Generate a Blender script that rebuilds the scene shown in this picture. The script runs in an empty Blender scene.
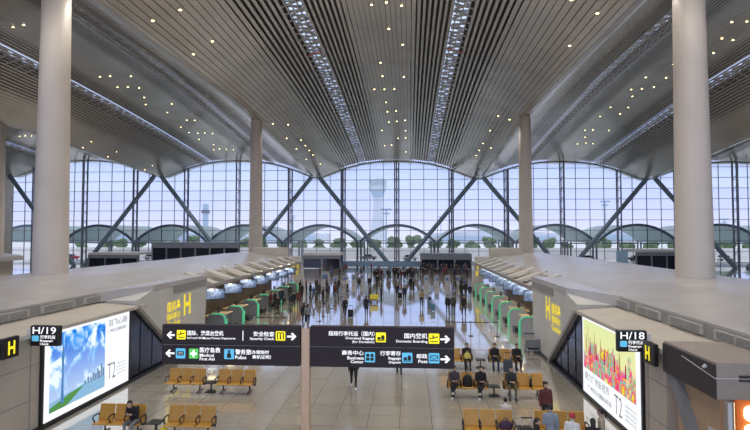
import bpy, bmesh, math, random
from mathutils import Vector, Matrix
C = bpy.context.scene
R = random.Random(7)
PI = math.pi

# ------------------------------------------------------------------ camera, sky, exposure
cd = bpy.data.cameras.new('camera'); cam = bpy.data.objects.new('camera', cd); C.collection.objects.link(cam)
cam.location = (2.78, 0, 7.0)
cam.rotation_euler = (PI/2 + 0.038, 0, 0.066)
cd.lens = 24.96; cd.sensor_width = 36; cd.clip_start = 0.1; cd.clip_end = 3000
C.camera = cam
C.view_settings.view_transform = 'Standard'; C.view_settings.look = 'None'
C.view_settings.gamma = 1; C.view_settings.use_curve_mapping = False
C.view_settings.exposure = 0.75

w = bpy.data.worlds.new('overcast_sky'); C.world = w; w.use_nodes = True
nt = w.node_tree; nt.nodes.clear()
tc = nt.nodes.new('ShaderNodeTexCoord'); sp = nt.nodes.new('ShaderNodeSeparateXYZ'); cr = nt.nodes.new('ShaderNodeValToRGB')
nz = nt.nodes.new('ShaderNodeTexNoise'); nz.inputs['Scale'].default_value = 3.0; nz.inputs['Detail'].default_value = 5
mx = nt.nodes.new('ShaderNodeMixRGB'); mx.blend_type = 'SOFT_LIGHT'; mx.inputs[0].default_value = 0.25
bg = nt.nodes.new('ShaderNodeBackground'); wo = nt.nodes.new('ShaderNodeOutputWorld')
e = cr.color_ramp.elements
e[0].position = 0.0; e[0].color = (0.60, 0.61, 0.76, 1)
e[1].position = 0.14; e[1].color = (0.40, 0.52, 0.88, 1)
k = e.new(0.04); k.color = (0.52, 0.56, 0.82, 1)
k = e.new(0.4); k.color = (0.72, 0.82, 1.0, 1)
k = e.new(1.0); k.color = (1.0, 1.0, 1.0, 1)
nt.links.new(tc.outputs['Generated'], sp.inputs[0]); nt.links.new(sp.outputs['Z'], cr.inputs[0])
nt.links.new(tc.outputs['Generated'], nz.inputs['Vector'])
nt.links.new(cr.outputs[0], mx.inputs[1]); nt.links.new(nz.outputs['Fac'], mx.inputs[2])
nt.links.new(mx.outputs[0], bg.inputs[0]); bg.inputs[1].default_value = 1.0
nt.links.new(bg.outputs[0], wo.inputs[0])

# ------------------------------------------------------------------ materials
MATS = {}
def mat(name, col, rough=0.6, metal=0.0, emit=0.0, noise=0.06, nscale=3.0, spec=0.5, ecol=None, bump=0.0):
    if name in MATS: return MATS[name]
    m = bpy.data.materials.new(name); m.use_nodes = True; n = m.node_tree.nodes; l = m.node_tree.links
    b = n['Principled BSDF']
    b.inputs['Roughness'].default_value = rough; b.inputs['Metallic'].default_value = metal
    b.inputs['Specular IOR Level'].default_value = spec
    c = (*col, 1)
    b.inputs['Base Color'].default_value = c
    if noise > 0:
        t = n.new('ShaderNodeTexCoord'); q = n.new('ShaderNodeTexNoise'); q.inputs['Scale'].default_value = nscale; q.inputs['Detail'].default_value = 4
        r = n.new('ShaderNodeValToRGB')
        r.color_ramp.elements[0].position = .3; r.color_ramp.elements[1].position = .7
        r.color_ramp.elements[0].color = tuple(v*(1-noise) for v in col)+(1,); r.color_ramp.elements[1].color = tuple(min(1, v*(1+noise)) for v in col)+(1,)
        l.new(t.outputs['Object'], q.inputs['Vector']); l.new(q.outputs['Fac'], r.inputs[0]); l.new(r.outputs[0], b.inputs['Base Color'])
        if bump:
            u = n.new('ShaderNodeBump'); u.inputs['Strength'].default_value = bump; l.new(q.outputs['Fac'], u.inputs['Height']); l.new(u.outputs[0], b.inputs['Normal'])
    if emit > 0:
        b.inputs['Emission Color'].default_value = (*(ecol or col), 1); b.inputs['Emission Strength'].default_value = emit
    MATS[name] = m
    return m

def glass_mat(name, tint, refl=0.08, white=0.0):
    m = bpy.data.materials.new(name); m.use_nodes = True; n = m.node_tree.nodes; l = m.node_tree.links; n.clear()
    o = n.new('ShaderNodeOutputMaterial'); t = n.new('ShaderNodeBsdfTransparent'); t.inputs[0].default_value = (*tint, 1)
    g = n.new('ShaderNodeBsdfGlossy'); g.inputs['Roughness'].default_value = .03
    x = n.new('ShaderNodeMixShader'); x.inputs[0].default_value = refl
    l.new(t.outputs[0], x.inputs[1]); l.new(g.outputs[0], x.inputs[2])
    last = x
    if white:
        d = n.new('ShaderNodeBsdfTranslucent'); d.inputs[0].default_value = (.9, .9, .9, 1)
        y = n.new('ShaderNodeMixShader'); y.inputs[0].default_value = white
        l.new(x.outputs[0], y.inputs[1]); l.new(d.outputs[0], y.inputs[2]); last = y
    l.new(last.outputs[0], o.inputs[0]); MATS[name] = m
    return m

M_slat = mat('slat_metal', (0.46, 0.43, 0.39), 0.22, 0.55, nscale=.25, noise=.08)
M_deck = mat('dark_deck', (0.035, 0.034, 0.036), 0.8)
M_truss = mat('truss_grey', (0.36, 0.36, 0.38), 0.5)
M_col = mat('column_paint', (0.62, 0.555, 0.48), 0.55, nscale=.6, noise=.04)
M_blue = mat('brace_bluegrey', (0.15, 0.225, 0.30), 0.45)
M_mull = mat('mullion_grey', (0.17, 0.19, 0.25), 0.5)
M_pane = glass_mat('window_glass', (0.80, 0.83, 0.87), .05)
M_frit = glass_mat('fritted_glass', (0.85, 0.88, 0.9), .04, .35)
M_sky = glass_mat('skylight_glass', (0.62, 0.65, 0.69), .04)
M_wall = mat('wall_beige', (0.50, 0.45, 0.375), 0.55, nscale=.8)
M_roof = mat('island_roof_paint', (0.50, 0.475, 0.455), 0.27, nscale=.5, noise=.07)
M_cream = mat('cream_panel', (0.58, 0.53, 0.45), 0.5, nscale=.8)
M_white = mat('bulkhead_white', (0.60, 0.585, 0.54), 0.45, nscale=.8)
M_vent = mat('vent_metal', (0.50, 0.475, 0.43), 0.5)
M_fascia = mat('fascia_grey', (0.30, 0.285, 0.26), 0.45, nscale=1.5)
M_dark = mat('black_panel', (0.012, 0.011, 0.013), 0.35)
M_sign = mat('sign_face', (0.026, 0.015, 0.020), 0.62)
M_dglass = mat('dark_gloss_glass', (0.010, 0.013, 0.030), 0.08, nscale=.9)
M_black = mat('black_metal', (0.02, 0.02, 0.022), 0.4)
M_steel = mat('steel', (0.55, 0.54, 0.52), 0.3, 0.9)
M_gold = mat('seat_tan', (0.55, 0.29, 0.055), 0.42, nscale=2.5, noise=.10)
M_post = mat('bronze_post', (0.66, 0.46, 0.31), 0.32, 0.35)
M_txt = mat('sign_white', (0.9, 0.9, 0.9), .6, emit=.46, noise=0)
M_yel = mat('sign_yellow', (0.95, 0.82, 0.02), .6, emit=.40, noise=0)
M_blu = mat('sign_blue', (0.13, 0.53, 0.80), .6, emit=.30, noise=0)
M_grn = mat('sign_green', (0.12, 0.62, 0.12), .6, emit=.28, noise=0)
M_ink = mat('icon_ink', (0.02, 0.02, 0.02), .6, noise=0)
M_wyel = mat('wall_letter_yellow', (0.90, 0.72, 0.03), .5, emit=.34, noise=0)
M_glow = mat('green_light_strip', (0.08, 0.50, 0.26), .5, emit=0.30, noise=0)
M_warm = mat('warm_downlight', (1.0, 0.80, 0.40), .5, emit=7.0, noise=0, ecol=(1.0, .76, .30))
M_desk = mat('desk_wood', (0.62, 0.46, 0.27), .4)
M_grey = mat('counter_grey', (0.22, 0.23, 0.24), .45)
M_lgrey = mat('light_grey', (0.55, 0.55, 0.55), .5)
M_conc = mat('concrete', (0.66, 0.65, 0.65), .8, nscale=.2)
M_haze = mat('hazed_far_building', (0.62, 0.65, 0.72), .8, nscale=.05)  # atmospheric haze put into the base colour of distant objects
M_haze2 = mat('hazed_far_tower', (0.42, 0.53, 0.65), .8)  # bluer haze tone, also painted in, for tower cab and masts
M_canopy = mat('canopy_shell', (0.50, 0.57, 0.58), .5)
_n = M_canopy.node_tree.nodes; _t = _n.new('ShaderNodeBsdfTranslucent'); _t.inputs[0].default_value = (.62, .70, .70, 1); _x = _n.new('ShaderNodeMixShader'); _x.inputs[0].default_value = .5
M_canopy.node_tree.links.new(_n['Principled BSDF'].outputs[0], _x.inputs[1]); M_canopy.node_tree.links.new(_t.outputs[0], _x.inputs[2]); M_canopy.node_tree.links.new(_x.outputs[0], _n['Material Output'].inputs[0])
M_rim = mat('canopy_rim', (0.13, 0.18, 0.24), .5)
M_leaf = mat('leaf_green', (0.13, 0.20, 0.10), .8, nscale=2, noise=.5)
M_booth = mat('booth_brown_grey', (0.050, 0.042, 0.045), .5)
M_boothtop = mat('booth_top', (0.36, 0.31, 0.27), .5)
M_boothwall = mat('booth_wall', (0.44, 0.30, 0.19), .5)
M_orange = mat('lamp_orange', (0.55, 0.13, 0.02), .5, emit=.25, noise=0)
M_lampw = mat('lamp_white', (1.0, .80, .50), .5, emit=2.0, noise=0)
M_mon = mat('monitor_screen', (0.12, 0.18, 0.35), .3, emit=.10, noise=.8, nscale=4)
M_yellow = mat('cart_yellow', (0.75, 0.62, 0.04), .5)
M_red = mat('red_stripe', (0.45, .06, .05), .5)

def floor_mat():
    m = bpy.data.materials.new('polished_stone_floor'); m.use_nodes = True; n = m.node_tree.nodes; l = m.node_tree.links
    b = n['Principled BSDF']; t = n.new('ShaderNodeTexCoord')
    br = n.new('ShaderNodeTexBrick'); br.offset = 0; br.inputs['Scale'].default_value = 1
    br.inputs['Brick Width'].default_value = 1.2; br.inputs['Row Height'].default_value = 1.2; br.inputs['Mortar Size'].default_value = .012
    br.inputs['Color1'].default_value = (.42, .38, .315, 1); br.inputs['Color2'].default_value = (.47, .425, .35, 1); br.inputs['Mortar'].default_value = (.22, .20, .18, 1)
    q = n.new('ShaderNodeTexNoise'); q.inputs['Scale'].default_value = 9; q.inputs['Detail'].default_value = 6
    x = n.new('ShaderNodeMixRGB'); x.blend_type = 'OVERLAY'; x.inputs[0].default_value = .22
    l.new(t.outputs['Object'], br.inputs['Vector']); l.new(t.outputs['Object'], q.inputs['Vector'])
    l.new(br.outputs['Color'], x.inputs[1]); l.new(q.outputs['Fac'], x.inputs[2]); l.new(x.outputs[0], b.inputs['Base Color'])
    r = n.new('ShaderNodeMapRange'); r.inputs['To Min'].default_value = .09; r.inputs['To Max'].default_value = .17
    l.new(q.outputs['Fac'], r.inputs['Value']); l.new(r.outputs[0], b.inputs['Roughness'])
    b.inputs['Specular IOR Level'].default_value = 0.7; b.inputs['Coat Weight'].default_value = 1.0; b.inputs['Coat IOR'].default_value = 2.0; b.inputs['Coat Roughness'].default_value = .05
    return m
M_floor = floor_mat()

# ------------------------------------------------------------------ builders
class MB:
    def __init__(s): s.bm = bmesh.new()
    def box(s, x0, x1, y0, y1, z0, z1, bev=0):
        v = [s.bm.verts.new(p) for p in ((x0,y0,z0),(x1,y0,z0),(x1,y1,z0),(x0,y1,z0),(x0,y0,z1),(x1,y0,z1),(x1,y1,z1),(x0,y1,z1))]
        fs = [s.bm.faces.new([v[i] for i in f]) for f in ((3,2,1,0),(4,5,6,7),(0,1,5,4),(1,2,6,5),(2,3,7,6),(3,0,4,7))]
        if bev:
            es = list({e for f in fs for e in f.edges})
            bmesh.ops.bevel(s.bm, geom=es, offset=bev, segments=2, profile=.5, affect='EDGES')
        return s
    def prism(s, poly, a, b, axis=0):           # extrude a polygon along an axis (poly in the two other axes, in xyz order)
        def P(u, q):
            return (q, *u) if axis == 0 else ((u[0], q, u[1]) if axis == 1 else (*u, q))
        A = [s.bm.verts.new(P(u, a)) for u in poly]; B = [s.bm.verts.new(P(u, b)) for u in poly]; n = len(poly)
        s.bm.faces.new(A[::-1]); s.bm.faces.new(B)
        for i in range(n): s.bm.faces.new((A[i], A[(i+1) % n], B[(i+1) % n], B[i]))
        return s
    def tube(s, pts, rad, seg=8, caps=True, flat=(1, 1)):
        pts = [Vector(p) for p in pts]; rad = rad if isinstance(rad, (list, tuple)) else [rad]*len(pts)
        rings = []; prev = None
        for i, p in enumerate(pts):
            d = (pts[min(i+1, len(pts)-1)] - pts[max(i-1, 0)]).normalized()
            a = prev if prev is not None else (Vector((0,0,1)) if abs(d.z) < .9 else Vector((1,0,0)))
            a = (a - d*a.dot(d)).normalized(); prev = a; b = d.cross(a)
            rings.append([s.bm.verts.new(p + (a*math.cos(t)*flat[0] + b*math.sin(t)*flat[1])*rad[i]) for t in [2*PI*j/seg for j in range(seg)]])
        for i in range(len(rings)-1):
            for j in range(seg): s.bm.faces.new((rings[i][j], rings[i][(j+1) % seg], rings[i+1][(j+1) % seg], rings[i+1][j]))
        if caps: s.bm.faces.new(rings[0][::-1]); s.bm.faces.new(rings[-1])
        return s
    def bar(s, p, q, wx, wy, upv=(0, 0, 1)):    # rectangular bar between two points
        p, q = Vector(p), Vector(q); d = (q-p).normalized(); u = Vector(upv)
        if abs(d.dot(u)) > .98: u = Vector((0, 1, 0))
        a = d.cross(u).normalized(); b = a.cross(d)
        v = []
        for c in (p, q):
            for sx, sy in ((-1,-1),(1,-1),(1,1),(-1,1)): v.append(s.bm.verts.new(c + a*sx*wx/2 + b*sy*wy/2))
        for f in ((3,2,1,0),(4,5,6,7),(0,1,5,4),(1,2,6,5),(2,3,7,6),(3,0,4,7)): s.bm.faces.new([v[i] for i in f])
        return s
    def ell(s, c, r, seg=12, rings=8):
        mt = Matrix.Translation(c) @ Matrix.Diagonal((*r, 1))
        bmesh.ops.create_uvsphere(s.bm, u_segments=seg, v_segments=rings, radius=1, matrix=mt); return s
    def loft(s, rings, caps=True):
        V = [[s.bm.verts.new(p) for p in r] for r in rings]; n = len(rings[0])
        for i in range(len(V)-1):
            for j in range(n): s.bm.faces.new((V[i][j], V[i][(j+1) % n], V[i+1][(j+1) % n], V[i+1][j]))
        if caps: s.bm.faces.new(V[0][::-1]); s.bm.faces.new(V[-1])
        return s
    def quad(s, *p): s.bm.faces.new([s.bm.verts.new(q) for q in p]); return s
    def build(s, name, m, parent=None, smooth=False, recalc=True):
        me = bpy.data.meshes.new(name)
        if recalc: bmesh.ops.recalc_face_normals(s.bm, faces=s.bm.faces)
        s.bm.to_mesh(me); s.bm.free()
        if smooth:
            for p in me.polygons: p.use_smooth = True
        me.materials.append(m)
        return link(name, me, parent)

def link(name, data, parent=None):
    o = bpy.data.objects.new(name, data); C.collection.objects.link(o)
    if parent is not None:
        o.parent = parent
        L = Vector((0, 0, 0)); q = parent
        while q is not None: L = L + q.location; q = q.parent if False else None
        if parent.type == 'EMPTY': o.matrix_parent_inverse = Matrix.Translation(-L)
    return o
def tag(o, label=None, cat=None, group=None, kind=None):
    if label: o['label'] = label
    if cat: o['category'] = cat
    if group: o['group'] = group
    if kind: o['kind'] = kind
    return o
def thing(name, loc, label, cat, group=None, kind=None):
    o = bpy.data.objects.new(name, None); C.collection.objects.link(o); o.location = loc
    o.empty_display_size = .3
    return tag(o, label, cat, group, kind)
KIDS = {}
def kids(o): return [c for c in C.objects if c.parent == o]
def dup(o, parent=None, tree=None):
    tree = tree if tree is not None else index()
    c = o.copy(); C.collection.objects.link(c)
    if parent is not None: c.parent = parent
    for k in tree.get(o.name, []): dup(k, c, tree)
    return c
def index():
    t = {}
    for o in C.objects:
        if o.parent: t.setdefault(o.parent.name, []).append(o)
    return t
def dupat(o, loc, rz=0, label=None, group=None, tree=None, s=None):
    c = dup(o, None, tree); c.location = loc; c.rotation_euler = (0, 0, rz)
    if label: c['label'] = label
    if group: c['group'] = group
    if s: c.scale = (s, s, s)
    return c

def text_mesh(s, extr=.004, bold=0.0):
    cu = bpy.data.curves.new('lettering', 'FONT'); cu.body = s; cu.size = 1; cu.extrude = extr; cu.resolution_u = 3; cu.offset = bold
    o = bpy.data.objects.new('lettering', cu); C.collection.objects.link(o)
    dg = bpy.context.evaluated_depsgraph_get(); me = bpy.data.meshes.new_from_object(o.evaluated_get(dg))
    bpy.data.objects.remove(o); bpy.data.curves.remove(cu)
    return me
def lettering(s, u0, u1, v0, v1, frame, m, parent, align='l', bold=.012, name='lettering', keep=True):
    """writes s into the rectangle u0..u1, v0..v1 of a plane; frame(u, v, d) gives the world point d in front of the plane"""
    me = text_mesh(s, .001, bold); xs = [v.co.x for v in me.vertices]; ys = [v.co.y for v in me.vertices]
    if not xs: return
    x0, x1, y0, y1 = min(xs), max(xs), min(ys), max(ys)
    sy = (v1-v0)/(y1-y0); sx = (u1-u0)/(x1-x0)
    if keep: sx = min(sx, sy*1.15)
    wd = sx*(x1-x0); off = u0 if align == 'l' else (u1-wd if align == 'r' else (u0+u1-wd)/2)
    for v in me.vertices:
        v.co = frame(off + (v.co.x-x0)*sx, v0 + (v.co.y-y0)*sy, .006 if v.co.z > 0 else .001)
    me.materials.clear(); me.materials.append(m)
    return link(name, me, parent)
def patch(poly, frame, m, parent, name, d=.012, base=.0):
    b = MB(); A = [b.bm.verts.new(frame(u, v, base)) for u, v in poly]; B = [b.bm.verts.new(frame(u, v, d)) for u, v in poly]; n = len(poly)
    b.bm.faces.new(A); b.bm.faces.new(B)
    for i in range(n): b.bm.faces.new((A[i], A[(i+1) % n], B[(i+1) % n], B[i]))
    return b.build(name, m, parent)
def rect(u0, u1, v0, v1): return [(u0, v0), (u1, v0), (u1, v1), (u0, v1)]
def rrect(u0, u1, v0, v1, r):
    out = []
    for cx, cy, a in ((u1-r, v0+r, -90), (u1-r, v1-r, 0), (u0+r, v1-r, 90), (u0+r, v0+r, 180)):
        for k in range(4):
            t = math.radians(a + 30*k); out.append((cx + r*math.cos(t), cy + r*math.sin(t)))
    return out

# ------------------------------------------------------------------ roof shape
def interp(t, pts):
    if t <= pts[0][0]: return pts[0][1]
    for (a, va), (b, vb) in zip(pts, pts[1:]):
        if t <= b:
            s = (t-a)/(b-a); return va + (vb-va)*s
    return pts[-1][1]
def sm(t, pts):                                    # smoothed interpolation
    return sum(interp(t+d, pts) for d in (-9, -6, -3, 0, 3, 6, 9))/7
CREST = [(-20, 28.6), (45, 28.8), (65, 28.2), (80, 27.2), (98, 25.5), (117, 23.3), (140, 20.6)]
TROUGH = [(-20, 22.4), (50, 22.8), (69, 22.7), (85, 21.5), (100, 20.4), (117, 19.5), (140, 18.3)]
PER = 36.0
def prof(u):
    d = 18 - abs(u)
    dd = (math.sqrt(d*d + 2.25) - 1.5)*18/16.56
    s = max(0.0, 18 - dd)/18
    return 1 - s**2.2
def bay_u(X): return (X + 18) % PER - 18
def zceil(X, Y):
    t = sm(Y, TROUGH); c = sm(Y, CREST)
    tilt = -0.012*X*min(1, max(0, (Y-70)/46))
    return t + (c-t)*prof(bay_u(X)) + tilt

YW = 116.0
# ------------------------------------------------------------------ setting: floor, ground, ceiling, walls
tag(MB().box(-98, 98, -14, YW+.3, -.3, 0).build('floor', M_floor), 'polished beige stone floor of the departure hall', 'floor', kind='structure')
tag(MB().box(-900, 900, YW+.3, 2500, -.45, -.15).build('ground', M_conc), 'pale concrete forecourt outside the glass wall', 'ground', kind='structure')

YS = [-12, -4, 4, 12, 20, 27, 34, 41, 48, 54, 60, 66, 72, 77, 82, 87, 92, 96, 100, 104, 108, 112, 117.5]
ceil = thing('ceiling', (0, 0, 0), 'wavy ceiling of long pale metal slats', 'ceiling', kind='structure')
def slat_width(u, b):
    a = abs(u)
    edge = 12.6 if b == 0 else (14.9 if u*b < 0 else 13.4)      # wide planks along the low folds
    if a < 2.85 or a > edge: return .455, .05
    if 6.9 < a < 8.7: return .09, .16
    f = min(1, (a-2.85)/1.2, (edge-a)/1.6)
    return .455 - .21*f, .05
for b in range(-2, 3):                              # one sheet of slats per roof wave
    mb = MB()
    for i in range(72):
        X = b*PER - 18 + (i+.5)*.5; u = X - b*PER
        wd, hh = slat_width(u, b)
        slope = (zceil(X+.2, 60) - zceil(X-.2, 60))/.4
        rings = []
        for Y in YS:
            z = zceil(X, Y); r = []
            for sx, sz in ((-1, 0), (1, 0), (1, 1), (-1, 1)):
                r.append((X + sx*wd/2, Y, z + sx*wd/2*slope + sz*hh))
            rings.append(r)
        mb.loft(rings)
    # cross bars of the lattice under the rooflights
    for s in (-1, 1):
        for j in range(70):
            Y = 8 + j*1.55
            X0, X1 = b*PER + s*6.8, b*PER + s*8.8
            mb.bar((X0, Y, zceil(X0, Y)+.12), (X1, Y, zceil(X1, Y)+.12), .12, .16)
    mb.build('slats', M_slat, ceil)
mb = MB()
US = [-18, -15, -12, -10, -8.5, -7.1, -4, 0, 4, 7.1, 8.5, 10, 12, 15, 18]
for b in range(-2, 3):
    for i in range(len(US)-1):
        if (US[i], US[i+1]) in ((-8.5, -7.1), (7.1, 8.5)): continue
        for Y0, Y1 in zip(YS, YS[1:]):
            q = [(b*PER+US[i], Y0), (b*PER+US[i+1], Y0), (b*PER+US[i+1], Y1), (b*PER+US[i], Y1)]
            mb.quad(*[(x, y, zceil(min(max(x, -89.99), 89.99), y)+1.0) for x, y in q])
mb.build('deck', M_deck, ceil, recalc=False)
mb = MB(); g = MB()
for b in range(-2, 3):
    for s in (-1, 1):
        Xa, Xb = b*PER + s*7.1, b*PER + s*8.5
        for Y0, Y1 in zip(YS, YS[1:]):
            g.quad(*[(x, y, zceil(x, y)+1.05) for x, y in ((Xa, Y0), (Xb, Y0), (Xb, Y1), (Xa, Y1))])
        for j in range(126):
            Y = -10 + j*1.0
            sw = 1 if j % 2 else -1
            m_ = (Xa+Xb)/2
            mb.bar((m_-.65*sw, Y, zceil(m_, Y)+.85), (m_+.65*sw, Y+1.0, zceil(m_, Y+1.0)+.85), .16, .16); mb.bar((m_-.7, Y, zceil(m_, Y)+.7), (m_+.7, Y, zceil(m_, Y)+.7), .22, .12)
for sx in (-1, 1):
    red = MB(); red.bar((sx*6.9, 57, zceil(6.9, 57)-.02), (sx*8.8, 57, zceil(8.8, 57)-.02), .12, .08); red.build('red_beam', M_red, ceil)
mb.build('rooflight_truss', M_truss, ceil); g.build('rooflight_glass', M_sky, ceil, recalc=False)
for s, nm in ((-1, 'left'), (1, 'right')):
    tag(MB().box(s*90.2-.2, s*90.2+.2, -12, YW, 0, 24).build('wall_'+nm, M_wall), 'plain beige end wall far off to the side', 'wall', kind='structure')

# columns: on the trough lines
NEARY, FARY = 28.95, 69.3
def column(X, Y, i, label):
    zt = zceil(X, Y) + .1
    mb = MB(); rings = []
    for z, r in ((0, .95), (4, .93), (10, .87), (16, .81), (zt, .75)):
        rings.append([(X+r*math.cos(2*PI*j/40), Y+r*math.sin(2*PI*j/40), z) for j in range(40)])
    mb.loft(rings)
    o = mb.build('column', M_col, smooth=True); tag(o, label, 'column', kind='structure')
for i, (X, Y, lb) in enumerate(((-18, NEARY, 'thick pale round column nearest the blue sky billboard'), (18, NEARY, 'thick pale round column behind the rainbow billboard'),
        (-18, FARY, 'slimmer looking pale column at the far end of the island with the blue sky billboard'), (18, FARY, 'slimmer looking pale column at the far end of the island with the rainbow billboard'),
        (-55, FARY, 'pale round column cut by the left edge'), (54, FARY, 'pale round column outside the view'), (-54, NEARY, 'pale round column outside the view'), (54, NEARY, 'pale round column outside the view'))):
    if 'outside' in lb: continue
    column(X, Y, i, lb)

# ------------------------------------------------------------------ window wall, one window per roof wave
for n, b in enumerate(range(-2, 3)):
    win = thing('window_%d' % (n+1), (b*PER, YW, 0), 'tall gridded glass wall under a roof wave', 'window', kind='structure')
    fr, gl, fz = MB(), MB(), MB()
    xs = [b*PER - 18 + 3*i for i in range(13)]
    rows = [1.15 + 2.27*i for i in range(10)]
    for x in xs:
        fr.box(x-.055, x+.055, YW-.16, YW, 0, zceil(x, YW)+.15)
    for z in rows:
        x = b*PER - 18
        while x < b*PER + 17.99:
            if zceil(x+.75, YW) > z+.1: fr.box(x, x+1.5, YW-.14, YW-.02, z-.05, z+.05)
            x += 1.5
    for x0 in [b*PER - 18 + 1.5*i for i in range(24)]:
        x1 = x0+1.5; t0, t1 = zceil(x0, YW)+.1, zceil(x1, YW)+.1; zf = 17.1
        gl.quad((x0, YW-.08, 0), (x1, YW-.08, 0), (x1, YW-.08, zf), (x0, YW-.08, zf))
        fz.quad((x0, YW-.08, zf), (x1, YW-.08, zf), (x1, YW-.08, t1), (x0, YW-.08, t0))
    # eaves rail that follows the wave
    for i in range(48):
        x0 = b*PER - 18 + .75*i; x1 = x0 + .75
        fr.bar((x0, YW-.1, zceil(x0, YW)+.05), (x1, YW-.1, zceil(x1, YW)+.05), .3, .3)
    fr.build('window_frame', M_mull, win); gl.build('glass', M_pane, win, recalc=False); fz.build('fritted_glass', M_frit, win, recalc=False)
    for x in (b*PER-12, b*PER, b*PER+12):
        t = MB(); zt = zceil(x, YW-1.5)+.1
        for dx, dy in ((-.45, -.55), (.45, -.55), (0, -1.7)):
            t.tube([(x+dx, YW+dy, 0), (x+dx, YW+dy, zt-.2)], .15, 8)
        z = .6
        while z < zt-2:
            t.bar((x-.45, YW-.55, z), (x, YW-1.7, z+1), .09, .09); t.bar((x+.45, YW-.55, z), (x, YW-1.7, z+1), .09, .09)
            t.bar((x-.45, YW-.55, z), (x+.45, YW-.55, z), .09, .09); z += 2.27
        t.build('truss_post', M_mull, win)
    for s in (-1, 1):
        zt = zceil(b*PER+s*17.4, YW-2)
        MB().tube([(b*PER+s*17.2, YW-2.3, zt-.1), (b*PER+s*1.2, YW-2.3, 0)], .48, 10).build('diagonal_brace', M_blue, win)
bal = thing('window_glass_barrier', (0, 112, 0), 'low blue-tinted glass barrier along the foot of the window wall', 'barrier')
for i in range(9):
    x = -15.5 + i*3.5
    MB().box(x, x+3.4, 111.95, 112.0, .1, 1.25).build('panel', mat('blue_glass_panel', (.17, .28, .42), .25), bal)
    MB().box(x-.06, x+.0, 111.9, 112.05, 0, 1.35).build('post', M_mull, bal)

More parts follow.
